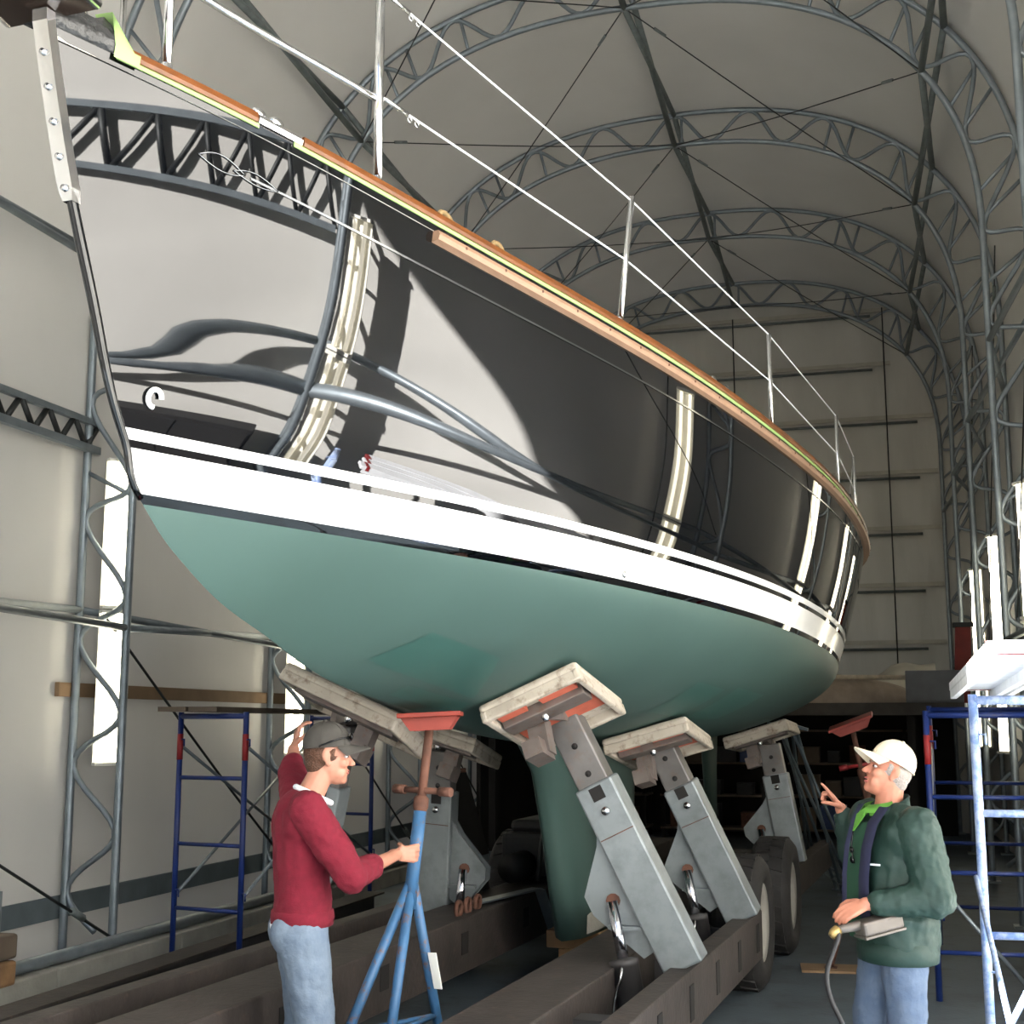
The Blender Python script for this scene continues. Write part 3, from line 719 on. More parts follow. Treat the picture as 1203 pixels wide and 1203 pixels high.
# repainted patches on the bottom
def bottom_patch(poly, m='patch_green', sub=5):
    """four corners as (s, theta) laid on the green bottom"""
    a, b_, c, d = poly; rows = []
    for i in range(sub+1):
        r = []
        for j in range(sub+1):
            p, q = i/sub, j/sub
            s = (a[0]*(1-q)+b_[0]*q)*(1-p)+(d[0]*(1-q)+c[0]*q)*p; th = (a[1]*(1-q)+b_[1]*q)*(1-p)+(d[1]*(1-q)+c[1]*q)*p
            P0 = Vector(bot_pt((s-.634)/(LOA-.634), th)); P1 = Vector(bot_pt((s+.02-.634)/(LOA-.634), th)); P2 = Vector(bot_pt((s-.634)/(LOA-.634), th+.02))
            nn = (P1-P0).cross(P2-P0).normalized()
            if nn.y < 0: nn = -nn
            r.append(B(*(P0+nn*.004)))
        rows.append(r)
    return MB().grid(rows, True).build('paint_patch', m, bottom)
bottom_patch([(2.2, .78), (2.75, .82), (3.05, 1.15), (2.05, 1.1)])
bottom_patch([(2.5, 1.2), (3.1, 1.2), (3.2, 1.35), (2.5, 1.36)])
bottom_patch([(4.55, .62), (5.0, .62), (5.05, .9), (4.6, .92)])
bottom_patch([(5.15, .58), (5.8, .58), (5.75, .86), (5.2, .9)])
bottom_patch([(7.2, .8), (7.8, .8), (7.8, 1.05), (7.3, 1.1)])
# ------------------------------------------------------------------ hydraulic boat trailer (boat coordinates)
tr_ = thing('boat_trailer', 'heavy brown hydraulic boat trailer with padded support arms under the yacht', 'trailer', B(4, 0, 0))
def bb(mb, s, b, z, size, bev=0.0):
    return mb.box(B(s, b, z), size, Matrix((BN, BD, UP)).transposed(), bev)
for sg in (-1, 1):
    o = bb(MB(), 5.9, sg*.66, .385, (.36, 10.6, .33), .01).build('main_beam', 'trailer_brown', tr_)
    for s in (2.6, 3.7, 4.9, 6.1, 7.4, 8.6): bb(MB(), s, sg*.66-sg*.182, .40, (.006, .11, .13)).build('slot', 'dark_wall', o)
    o = bb(MB(), 3.6, sg*1.16, .40, (.12, 4.6, .30), .008).build('outer_rail', 'trailer_brown', tr_)
    for s in (2.2, 2.9, 3.6, 4.3, 5.0, 5.7): bb(MB(), s, sg*1.222, .40, (.006, .09, .17)).build('slot', 'dark_wall', o)
    for s in (1.5, 2.9, 4.5, 5.75):
        bb(MB(), s, sg*.96, .36, (.30, .14, .18)).build('cross_member', 'trailer_dark', tr_)
    bb(MB(), 9.4, sg*1.05, .42, (.12, 4.0, .26), .008).build('rear_rail', 'trailer_brown', tr_)
for s in (10.9, 11.1): bb(MB(), s, 0, .36, (1.0, .15, .2)).build('cross_member', 'trailer_dark', tr_)
# wheels
def wheel(s, b, sg, first=[None]):
    r, w = .435, .31
    c = B(s, b, r)
    prof = [(.25, -w/2+.03), (.30, -w/2), (.385, -w/2+.005), (.425, -w/2+.035), (r, -w/2+.07), (r, w/2-.07), (.425, w/2-.035), (.385, w/2-.005), (.30, w/2), (.25, w/2-.03)]
    t = MB().lathe(prof, c, BN*sg, 48, True).build('tyre', 'rubber', tr_)
    # tread blocks
    for k in range(24):
        a = 2*math.pi*k/24; mb = MB()
        for hs in (-1, 1):
            q = []
            for rr in (r-.004, r+.011):
                for (da, x) in ((-.10, .0), (.085, .0), (.15, hs*(w/2-.05)), (-.035, hs*(w/2-.05))):
                    aa = a+da+(.13 if hs > 0 else 0)
                    q.append(c+BN*x+(BD*math.cos(aa)+UP*math.sin(aa))*rr)
            mb.add(q, [(0, 1, 2, 3), (7, 6, 5, 4), (0, 4, 5, 1), (1, 5, 6, 2), (2, 6, 7, 3), (3, 7, 4, 0)])
        mb.build('tread_block', 'rubber', t)
    rim = MB().lathe([(.0, .05), (.07, .055), (.08, .10), (.1, .05), (.2, .03), (.225, .11), (.255, .13), (.26, .12)], c, BN*sg, 32).build('rim', 'wheel_rim', tr_)
    for k in range(8): MB().lathe([(0, .075), (.014, .07), (.014, .04)], c+(BD*math.cos(k*math.pi/4)+UP*math.sin(k*math.pi/4))*.13, BN*sg, 6).build('wheel_nut', 'rust', rim)
for s in (6.15, 7.65):
    for sg in (-1, 1): wheel(s, sg*1.06, sg)
# walking beam over the wheels
for sg in (-1, 1): bb(MB(), 6.9, sg*.86, .44, (.08, 1.9, .2)).build('axle_beam', 'trailer_dark', tr_)
def hullpt(s, th, side=1): p = bot_pt((s-.634)/(LOA-.634), th); return Vector((p[0], side*p[1], p[2]))
def arm(head, foot, pc, side=1, pad_w=.56, pad_l=.64, tilt_s=-.16, extend=True, th=None, cyl=True):
    """head/foot: (s,b,z) of the arm axis; pc: (s,theta) of pad centre on the hull"""
    H, Fo = Vector(head), Vector(foot); ax = (H-Fo).normalized()
    Hw, Fw = B(*H), B(*Fo); axw = (Hw-Fw).normalized(); L_ = (Hw-Fw).length
    sl = MB().beam(Fw-axw*.10, Fw+axw*L_*.70, .155, .215, up=BD.cross(axw)*1.0 if False else BN, bev=.012).build('support_arm', 'galvanised', tr_)
    MB().beam(Fw+axw*L_*.6, Fw+axw*(L_-.02), .125, .178, up=BN, bev=.01).build('inner_arm', 'inner_steel', sl)
    fr = -BD*.081
    for k, mt in ((.655, 'dark_wall'),): MB().beam(Fw+axw*(L_*k-.035)+fr, Fw+axw*(L_*k+.035)+fr, .006, .07, up=BN).build('lock_slot', mt, sl)
    MB().lathe([(0, .02), (.02, .018), (.024, 0)], Fw+axw*L_*.58+fr, -BD, 10).build('lock_pin', 'chrome_soft', sl)
    for k in (.74, .86): MB().lathe([(0, .002), (.017, .002), (.017, 0)], Fw+axw*L_*k-BD*.064, -BD, 12).build('pin_hole', 'dark_wall', sl)
    MB().beam(Fw+axw*L_*.48+fr, Fw+axw*L_*.484+fr, .004, .19, up=BN).build('weld_seam', 'rust', sl)
    # web plate behind the sleeve, toward the keel
    inn = -BN*side
    gus = cyl or head[0] > 8
    p0 = Fw+axw*.0+inn*.08; p1 = Fw+axw*L_*.5+inn*.09
    for ds in ((-.03, .05) if gus else ()):
        MB().prism([p0+BD*ds, p1+BD*ds, p1+inn*.02+BD*ds, Fw+axw*L_*.42+inn*.16+BD*ds, Fw+axw*L_*.20+inn*.36+BD*ds, Fw+axw*L_*.12+inn*.36+BD*ds, Fw-axw*.07+inn*.20+BD*ds], BD*.015).build('gusset_plate', 'galvanised', sl)
    if gus: MB().tube([Fw+axw*L_*.19+inn*.21-BD*.05, Fw+axw*L_*.19+inn*.21+BD*.09], .036, 10).build('pivot_boss', 'rust', sl)
    if gus: MB().beam(Fw+axw*L_*.08+inn*.10, Fw+axw*L_*.08+inn*.30, .12, .02, up=axw).build('stiffener', 'galvanised', sl)
    if cyl:
        top = Fw+axw*L_*.19+inn*.21-BD*.06; bot = B(foot[0]-.12, foot[1]-side*.17, .16); d = (top-bot).normalized(); ln = (top-bot).length
        cy = MB().lathe([(.03, 0), (.068, .02), (.074, ln*.55), (.075, ln*.55), (.075, ln*.6), (.03, ln*.61)], bot, d, 18).build('hydraulic_cylinder', 'trailer_dark', sl) if False else MB().lathe([(.03, 0), (.068, .02), (.074, ln*.55), (.075, ln*.55), (.075, ln*.6), (.03, ln*.61)], bot, d, 18).build('hydraulic_cylinder', 'trailer_dark', sl)
        MB().tube([bot+d*ln*.55, top], .03, 14).build('piston_rod', 'chrome_rod', sl)
        q = bot+d*ln*.5-BD*.085
        MB().tube(curve([q+UP*.05, q-BD*.03, q-d*.12-BD*.02-BN*side*.06, q-d*.22-BN*side*.08, q-d*.25-BN*side*.01, q-d*.36], 5), .008, 6).build('oil_line', 'chrome_soft', sl)
    # head bracket
    MB().beam(Hw-axw*.10, Hw+axw*.07, .10, .10, up=BN).build('head_bracket', 'pad_steel', sl)
    # pad laid on the hull
    c = hullpt(pc[0], pc[1], 1); e1 = hullpt(pc[0], pc[1]-.05, 1)-hullpt(pc[0], pc[1]+.05, 1); e2 = hullpt(pc[0]+.1, pc[1], 1)-hullpt(pc[0]-.1, pc[1], 1)
    e1.normalize(); e2 = (e2-e1*e2.dot(e1)).normalized(); nn = e2.cross(e1) if e2.cross(e1).z > 0 else e1.cross(e2)   # up into the hull
    cv = lambda v: bvec(v.x, v.y*side, v.z)
    E1, E2, NN = cv(e1), cv(e2), cv(nn); Cw = B(c.x, c.y*side, c.z)-NN*.04
    tl_ = math.radians(7); E2, NN = (E2*math.cos(tl_)-NN*math.sin(tl_)), (NN*math.cos(tl_)+E2*math.sin(tl_)); Cw -= NN*.03
    R = Matrix((E1, E2, NN)).transposed()
    if R.determinant() < 0: R = Matrix((E1, -E2, NN)).transposed()
    pd = MB().box(Cw, (pad_w, pad_l, .05), R, .02).build('pad', 'pad_vinyl', sl, label='worn cream vinyl pad')
    for a_, sz, of in (('x', (pad_w, .035, .06), (0, pad_l/2-.02)), ('x', (pad_w, .035, .06), (0, -pad_l/2+.02)), ('y', (.035, pad_l, .06), (pad_w/2-.02, 0)), ('y', (.035, pad_l, .06), (-pad_w/2+.02, 0))):
        MB().box(Cw+E1*of[0]+E2*of[1]-NN*.045, sz, R, .01).build('pad_rim', 'pad_vinyl', pd)
    for of, w_ in ((-.15, .15), (.11, .2)): MB().box(Cw-E2*(pad_l/2-.10)+E1*of-NN*.035, (w_, .09, .03), R).build('backing_board', 'pad_red', pd)
    MB().box(Cw+E2*.05-NN*.03, (pad_w-.1, .22, .02), R).build('backing_board', 'pad_red', pd)
    MB().box(Cw-E2*(pad_l/2-.21)-NN*.055, (pad_w-.1, .12, .06), R, .006).build('cross_channel', 'pad_steel', pd)
    MB().lathe([(0, .03), (.012, .028), (.02, .012), (.022, 0)], Cw-E2*(pad_l/2-.21)-NN*.085-E1*.02, -NN, 10).build('pivot_bolt', 'chrome_soft', pd)
    MB().beam(Cw-NN*.05-E1*.10, Cw-NN*.23-E1*.12, .10, .09, up=E2).build('swivel_block', 'pad_steel', pd)
    MB().box(Cw-NN*.22-E1*.13-E2*.05, (.10, .16, .09), R).build('swivel_foot', 'pad_steel', pd)
    MB().beam(Hw, Cw-NN*.04, .07, .09, up=BN).build('neck', 'pad_steel', pd)
    return sl
def th_for_b(s, b):
    best = min([math.pi/2*k/200 for k in range(201)], key=lambda t: abs(hullpt(s, t).y-b)); return best
arm((3.62, .56, 1.80), (3.72, 1.13, .64), (3.47, th_for_b(3.47, .53)))
arm((5.35, .66, 1.68), (5.5, 1.13, .64), (5.30, th_for_b(5.3, .66)))
arm((8.5, .92, 1.60), (8.5, 1.08, .70), (8.35, th_for_b(8.35, .86)))
arm((3.62, -.72, 1.78), (3.72, -1.02, .60), (3.45, th_for_b(3.45, .50)), -1, pad_w=.72, cyl=False)
arm((5.4, -.84, 1.60), (5.5, -.92, .60), (5.2, th_for_b(5.2, .72)), -1, pad_w=.66, cyl=True)
arm((8.5, -.95, 1.55), (8.5, -1.05, .70), (8.35, th_for_b(8.35, .86)), -1, cyl=False)
# shackles and machinery on the left beam
for s in (5.0, 5.16, 5.34):
    MB().tube([B(s, -.56, .59)+(BD*math.cos(a)+UP*math.sin(a))*.045 for a in [2*math.pi*i/12 for i in range(12)]], .016, 6, closed=True).build('lug', 'rust', tr_)
MB().beam(B(5.45, -.62, .57), B(6.3, -.46, .575), .09, .012).build('strap', 'steel_grey', tr_)
MB().beam(B(6.3, -.44, .57), B(6.5, -.38, .2), .09, .012).build('strap', 'steel_grey', tr_)
pw = thing('power_unit', 'black hydraulic power unit on the trailer behind the keel side', 'machine', B(7.4, -.72, .555))
bb(MB(), 7.3, -.72, .74, (.44, .9, .36), .04).build('engine_cover', 'dark_stuff', pw)
bb(MB(), 7.3, -.72, .96, (.36, .7, .10), .04).build('top_cowl', 'dark_stuff', pw)
MB().lathe([(.0, 0), (.11, .01), (.11, .3), (0, .31)], B(6.55, -.75, .68), BD, 16).build('pump_motor', 'dark_stuff', pw)
MB().tube(curve([B(6.75, -.55, .95), B(6.6, -.5, 1.0), B(6.5, -.5, .8), B(6.5, -.52, .6)], 5), .018, 6).build('hose', 'hose', pw)
wb = thing('keel_block', 'stack of wooden blocks under the keel', 'blocks', B(5.9, 0, 0))
for k in range(3): bb(MB(), 6.3+(k % 2)*.02, .0, .06+.12*k, (.34 if k % 2 else .5, .9, .115), .008).build('block', 'timber', wb)

# ------------------------------------------------------------------ jack stands
def jack_stand(base, top, apex, feet, cols, label, pad_rot=0, pad_tilt=(0, 0, 1), handle=(1, 0, 0), group='boat jack stands', r=.03, fcol=None, pad=.3):
    base, top, apex = Vector(base), Vector(top), Vector(apex)
    t = thing('jack_stand', label, 'jack stand', (apex.x, apex.y, 0), group)
    ax = (top-apex).normalized(); col = apex+ax*((top-apex).length*.45)
    MB().tube([apex-ax*.12, col], r*1.05, 12).build('column', cols[0], t)
    MB().lathe([(r*1.05, 0), (r*1.25, .02), (r*1.2, .06), (r*.8, .07)], col-ax*.02, ax, 12).build('collar', cols[1], t)
    MB().tube([col, top-ax*.05], r*.72, 10).build('screw', cols[1], t)
    h = Vector(handle).normalized(); h = (h-ax*h.dot(ax)).normalized(); hp = col+ax*.075
    MB().tube([hp-h*.12, hp+h*.12], r*.5, 8).build('handle', cols[2], t)
    for e in (-1, 1): MB().tube([hp+h*e*.10, hp+h*e*.165], r*.75, 8).build('handle_grip', cols[2], t)
    for f in feet:
        f = Vector(f); d = (f-apex).normalized()
        lg = MB().tube([apex+ax*.02, f+Vector((0, 0, .012))], r*.78, 10).build('leg', cols[0], t)
        MB().box((f.x, f.y, .012), (.09, .09, .016)).build('foot_plate', cols[1], lg)
    mids = [apex+(Vector(f)-apex)*.62 for f in feet]
    for i in range(len(mids)): 
        if len(mids) == 3: MB().tube([mids[i], mids[(i+1) % 3]], r*.4, 6).build('brace', cols[0], t)
    if cols[3]:
        nn = Vector(pad_tilt).normalized(); hx = Vector((math.cos(pad_rot), math.sin(pad_rot), 0)); hx = (hx-nn*hx.dot(nn)).normalized(); hy = nn.cross(hx)
        R = Matrix((hx, hy, nn)).transposed()
        pa = MB().box(top+nn*.012, (pad, pad*.9, .022), R, .004).build('top_pad', cols[3], t)
        w = pad*.5
        pr = [(-w*.9, 0), (w*.9, 0), (w*.62, -.06), (-w*.62, -.06)]
        for e in (-1, 1): MB().prism([top+hx*x+nn*z+hy*(e*pad*.32) for x, z in pr], hy*.012).build('pad_bracket', cols[3], pa)
    return t
fx = lambda x, y, d, z=0.0: (lambda P: Vector((P.x, P.y, z)))(pixD(x, y, d))
t_top = pixD(506, 843, 6.32); t_ap = pixD(484, 1036, 6.12)
js = jack_stand((0, 0, 0), t_top, t_ap, [t_ap+Vector((-.36, -.30, -t_ap.z)), t_ap+Vector((-.05, -.27, -t_ap.z)), t_ap+Vector((.06, .40, -t_ap.z)), t_ap+Vector((.08, .16, -t_ap.z))][:3],
    ('stand_blue', 'rust', 'rust', 'stand_orange'), 'rusty bright blue jack stand gripped by the man in red, orange pad under the bow', pad_rot=.25, pad_tilt=(-.05, 0, 1), handle=(.9, -.3, -.25), r=.030)
MB().prism([t_ap+Vector((.045, .11, -.33)), t_ap+Vector((.06, .165, -.50)), t_ap+Vector((.10, .16, -.50)), t_ap+Vector((.085, .11, -.33))], Vector((0, -.01, 0))).build('paper_label', 'paper', js)
def tripod(px, py, H, label, cols, tilt=(0, 0), spread=.42, rot=0.3, handle=(.8, .3, 0), pad=.26, pt_=(0, 0, 1), apf=.55):
    P = pixZ(px, py, 0); ap = P+Vector((tilt[0]*apf, tilt[1]*apf, H*apf)); top = P+Vector((tilt[0], tilt[1], H))
    feet = [P+Vector((spread*math.cos(rot+2*math.pi*k/3), spread*math.sin(rot+2*math.pi*k/3), 0)) for k in range(3)]
    return jack_stand(P, top, ap, feet, cols, label, handle=handle, pad_tilt=pt_, pad=pad)
tripod(527, 1062, 1.62, 'navy jack stand standing by the left wall behind the blue stand', ('stand_navy', 'stand_navy', 'rust', None), rot=.5)
tripod(962, 1100, 1.80, 'jack stand with red pad and handle beside the man in green', ('rust', 'rust', 'scaff_red', 'scaff_red'), tilt=(-.05, 0), spread=.32, rot=2.9, pt_=(-.35, 0, 1), handle=(-1, 0, -.4), pad=.34) if False else None
# red-padded stand: column leans, one leg shows on its wooden plate
P0 = pixZ(1012, 1120, 0); tp = pixY(1000, 850, P0.y); ap = pixY(1024, 960, P0.y)
fp = pixZ(976, 1136, .02)
jack_stand(P0, tp, ap, [fp, P0+Vector((.35, .1, 0)), P0+Vector((.05, .5, 0))], ('rust', 'rust', 'scaff_red', 'stand_orange'), 'rusty jack stand with tilted red pad behind the man in green', pad_rot=.0, pad_tilt=(-.38, -.1, 1), handle=(-1, 0, -.45), pad=.36)
wp = thing('foot_board', 'thin plywood board on the floor under the rusty stand leg', 'board', (fp.x, fp.y, 0)); MB().box((fp.x, fp.y, .009), (.42, .3, .016), Matrix.Rotation(.1, 3, 'Z')).build('board', 'wood_board', wp)
# tall grey tripods under the stern
def pole_tripod(cx, cy, H, feet, label):
    t = thing('stern_support', label, 'jack stand', (cx, cy, 0), 'tall pipe stands under the stern')
    for k, f in enumerate(feet):
        top = Vector((cx+.03*math.cos(2.1*k), cy+.03*math.sin(2.1*k), H-.05)); lg = MB().tube([top, Vector((f[0], f[1], .015))], .017, 8).build('leg', 'stand_grey', t)
        MB().box((f[0], f[1], .008), (.1, .1, .014)).build('foot_plate', 'stand_grey', lg)
    for k in range(len(feet)):
        a, b_ = feet[k], feet[(k+1) % len(feet)]; m = lambda q: Vector((cx, cy, H))+(Vector((q[0], q[1], 0))-Vector((cx, cy, H)))*.93
        MB().tube([m(a), m(b_)], .014, 6).build('brace', 'stand_grey', t)
    MB().box((cx, cy, H), (.3, .2, .03), Matrix.Rotation(.3, 3, 'Y')).build('head_plate', 'stand_grey', t)
q1 = pixY(918, 850, 14.6); pole_tripod(q1.x, q1.y, 1.72, [pixZ(962, 1028, 0).xy, pixZ(983, 1046, 0).xy, pixZ(1004, 1052, 0).xy], 'tall grey pipe stand with splayed legs under the stern quarter')
q2 = pixY(932, 848, 13.9); pole_tripod(q2.x, q2.y, 1.74, [pixZ(990, 1052, 0).xy, pixZ(1016, 1058, 0).xy, pixZ(950, 1010, 0).xy], 'tall grey pipe stand next to the splayed stern stand')

# ------------------------------------------------------------------ scaffolding
def scaffold(frames, label, m, heights, group, braces=(), r=.0215, rung_r=.015, red=True):
    """frames: list of (foot_a, foot_b, height, rung heights)"""
    t = thing('scaffold', label, 'scaffold', (frames[0][0][0], frames[0][0][1], 0), group)
    for a, b_, H, rungs in frames:
        a = Vector((a[0], a[1], 0)); b_ = Vector((b_[0], b_[1], 0))
        for p in (a, b_):
            po = MB().tube([p, p+UP*H], r, 10).build('post', m, t)
            if red: MB().tube([p+UP*(H-.35), p+UP*(H-.16)], r*1.08, 10).build('red_band', 'scaff_red', po)
            for z in (H-.2, .55): MB().tube([p+UP*z, p+UP*z+Vector((.05, -.03, 0)), p+UP*(z-.05)+Vector((.05, -.03, 0))], .007, 6).build('brace_lock', m, po)
        MB().tube([a+UP*(H-.03), b_+UP*(H-.03)], r, 10).build('top_bar', m, t)
        for z in rungs: MB().tube([a+UP*z, b_+UP*z], rung_r, 8).build('rung', m, t)
    for a, b_ in braces: MB().tube([a, b_], .013, 8).build('cross_brace', 'steel_grey' if m != 'scaff_pale' else m, t)
    return t
A1, A2 = (-5.11, 9.0), (-4.52, 8.90); B1, B2 = (-5.11, 12.15), (-4.92+.02, 12.4)
RU = [.42, .88, 1.36]
B1 = (-5.62, 12.5); B2 = (pixZ(434, 1066, 0).x, pixZ(434, 1066, 0).y)
scaffold([(A1, A2, 1.84, RU), (B1, B2, 1.84, RU)], 'blue tube scaffold along the left wall behind the man in red', 'scaff_blue', None, 'tube scaffolds',
    [(Vector((*A2, 1.6)), Vector((*B2, .5))), (Vector((*A2, .5)), Vector((*B2, 1.6))), (Vector((*A1, 1.6)), Vector((*B1, .5))), (Vector((*A1, .5)), Vector((*B1, 1.6)))])
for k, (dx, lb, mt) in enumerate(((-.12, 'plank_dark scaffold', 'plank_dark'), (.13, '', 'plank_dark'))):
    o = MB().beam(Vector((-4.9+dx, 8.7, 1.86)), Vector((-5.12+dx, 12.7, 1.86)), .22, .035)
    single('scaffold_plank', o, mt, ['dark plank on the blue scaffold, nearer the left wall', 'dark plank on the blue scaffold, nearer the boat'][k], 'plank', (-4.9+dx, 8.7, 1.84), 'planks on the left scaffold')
# right side: two dark blue frames
C1 = pixZ(1104, 1176, 0); C2 = Vector((C1.x+.78, C1.y+.05, 0)); E1_ = Vector((C1.x+.09, C1.y+2.3, 0)); E2_ = Vector((C1.x+.86, C1.y+2.3, 0))
RC = [.30, .80, 1.28]
scaffold([(C1.xy, C2.xy, 1.84, RC), (E1_.xy, E2_.xy, 1.9, RC)], 'dark blue tube scaffold behind the man in green', 'scaff_blue', None, 'tube scaffolds',
    [(Vector((C1.x, C1.y, .55)), Vector((E1_.x, E1_.y, 1.6))), (Vector((C1.x, C1.y, 1.6)), Vector((E1_.x, E1_.y, .5))), (Vector((C1.x+.03, C1.y-.02, .72)), Vector((C2.x-.25, C2.y-.02, .12)))])
# sunlit pale frame and its planks
D1 = (.425, 7.15); D1b = (1.14, 7.2); D2 = (.485, 4.78); D2b = (1.2, 4.85)
RD = [.42, .75, 1.28] ; RD = [.72, 1.31]
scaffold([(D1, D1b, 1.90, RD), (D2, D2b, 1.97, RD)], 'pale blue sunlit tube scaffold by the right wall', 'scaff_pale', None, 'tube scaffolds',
    [(Vector((D2[0]-.02, D2[1], 1.0)), Vector((D1[0]-.02, D1[1], .1))), (Vector((D2[0]-.03, D2[1], .15)), Vector((D1[0]-.03, D1[1], 1.0)))], r=.024, rung_r=.019, red=False)
for k in range(3):
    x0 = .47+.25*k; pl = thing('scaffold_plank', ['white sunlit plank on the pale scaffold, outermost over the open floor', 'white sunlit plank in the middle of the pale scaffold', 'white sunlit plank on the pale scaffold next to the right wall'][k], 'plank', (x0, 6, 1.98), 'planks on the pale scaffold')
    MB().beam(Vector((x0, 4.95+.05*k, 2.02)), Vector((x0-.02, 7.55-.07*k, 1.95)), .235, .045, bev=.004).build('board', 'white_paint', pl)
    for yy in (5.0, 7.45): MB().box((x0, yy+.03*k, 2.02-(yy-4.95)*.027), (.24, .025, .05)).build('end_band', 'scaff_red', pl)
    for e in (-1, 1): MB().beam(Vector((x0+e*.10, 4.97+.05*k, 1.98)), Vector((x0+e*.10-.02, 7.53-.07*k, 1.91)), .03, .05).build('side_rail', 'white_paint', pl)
# loose things
cb = thing('tool_cabinet', 'dark steel tool cabinet against the right wall beside the bow', 'cabinet', (1.2, 3.75, 0))
MB().box((1.2, 3.75, 1.02), (.5, .95, 1.94), bev=.012).build('carcass', 'dark_wall', cb)
for dy in (-.27, .27):
    d_ = MB().box((.94, 3.75+dy*.85, 1.02), (.02, .45, 1.8), bev=.004).build('door', 'dark_wall', cb); MB().box((.925, 3.75+dy*.2, 1.0), (.02, .02, .14)).build('handle', 'chrome_soft', d_)
for dx in (-.2, .2):
    for dy in (-.5, .5): MB().box((1.2+dx, 3.75+dy*.85, .025), (.05, .05, .05)).build('foot', 'dark_wall', cb)
q_ = pixX(588, 985, -5.5); by = min(q_.y, 17.0)
bd = thing('leaning_board', 'dark board leaning at the left wall with paper notices', 'board', (-5.3, by, 0))
MB().beam(Vector((-5.35, by, .0)), Vector((-5.7, by, 1.15)), 1.7, .03, up=(1, 0, 0)).build('panel', 'dark_wall', bd)
for k, (dy, z) in enumerate(((-.5, .82), (.1, .86), (.15, .55))): MB().box((-5.53-(z-.6)*.3, by+dy, z), (.012, .28, .26), Matrix.Rotation(-.3, 3, 'Y')).build('notice', 'paper', bd)
hb = thing('black_duffel', 'black rubber bundle with a chrome clasp lying by the trailer', 'bundle', (-3.35, 6.5, 0))
MB().capsule((-3.75, 7.35, .14), (-3.2, 6.55, .20), .13, .15).build('bundle_roll', 'dark_stuff', hb)
MB().capsule((-3.9, 6.9, .1), (-3.45, 6.45, .12), .09, .1).build('bundle_fold', 'dark_stuff', hb)
MB().tube(curve([(-3.40, 6.62, .30), (-3.46, 6.60, .40), (-3.36, 6.58, .42), (-3.34, 6.56, .33)], 5), .012, 6).build('clasp', 'chrome_soft', hb)
single('angle_plate', MB().beam(Vector((-3.9, 9.6, .5)), Vector((-3.2, 8.8, .02)), .3, .02), 'steel_dark', 'dark steel plate leaning beside the left trailer beam', 'plate', (-3.5, 9.2, 0)) if False else None
# ------------------------------------------------------------------ people
class Fig:
    """local frame: f forward, l to the figure's left, z up"""
    def __init__(s, loc, face): s.o = Vector((loc[0], loc[1], 0)); s.F = Vector((face[0], face[1], 0)).normalized(); s.L = Vector((-s.F.y, s.F.x, 0))
    def __call__(s, f, l, z): return s.o+s.F*f+s.L*l+UP*z
    def loc(s, P): d = Vector(P)-s.o; return (d.dot(s.F), d.dot(s.L), d.z)
def rotm(x, y, z): return Matrix((x, y, z)).transposed()
def hand(mb, wrist, fdir, pnorm, thumb_side, curl, size=1.0, wrap=False):
    """palm from wrist along fdir, palm faces pnorm, thumb on thumb_side; curl: bend per joint (radians)"""
    f = Vector(fdir).normalized(); n = Vector(pnorm); n = (n-f*n.dot(f)).normalized(); t = Vector(thumb_side); t = (t-f*t.dot(f)-n*t.dot(n)).normalized()
    w = Vector(wrist); k = size
    mb.capsule(w-f*.02*k, w+f*.02*k, .026*k, .026*k, .75, n)
    for q in (-.03, -.01, .01, .03): mb.capsule(w+f*.015*k+t*q*k*.6, w+f*.085*k+t*q*k, .0145*k, .0125*k)
    for i, (q, ln) in enumerate(((.033, .072), (.011, .08), (-.011, .074), (-.031, .058))):
        p = w+f*.088*k+t*q*k; d = f.copy(); c = curl[i] if isinstance(curl, (list, tuple)) else curl
        for j, fr in enumerate((.45, .30, .25)):
            ang = c*(1.0 if j else .8); d = (d*math.cos(ang)+n*math.sin(ang)).normalized()
            nx = p+d*ln*fr*k; mb.capsule(p, nx, (.0098-.001*j)*k, (.009-.001*j)*k, n=10); p = nx
            # bend normal turns with the finger
            n_ = n-d*n.dot(d); n2 = n_.normalized() if n_.length > .05 else (-f)
            if j < 2: nn_ = n2; n_save = nn_
            n = n_save
        n = Vector(pnorm); n = (n-f*n.dot(f)).normalized()
    p = w+f*.025*k+t*.03*k
    for d, ln, r0, r1 in ((f*.6+t*.7+n*.35, .045, .0145, .0115), (f*.75+t*.25+n*.6, .034, .011, .0098), (f*.6-t*.1+n*.75, .026, .0098, .008)) if not wrap else ((f*.2+t*.2+n*.95, .045, .0145, .0115), (f*.35+n*.9-t*.1, .034, .011, .0098), (f*.8+n*.5-t*.1, .026, .0098, .008)):
        d = d.normalized(); nx = p+d*ln*k; mb.capsule(p, nx, r0*k, r1*k, n=10); p = nx
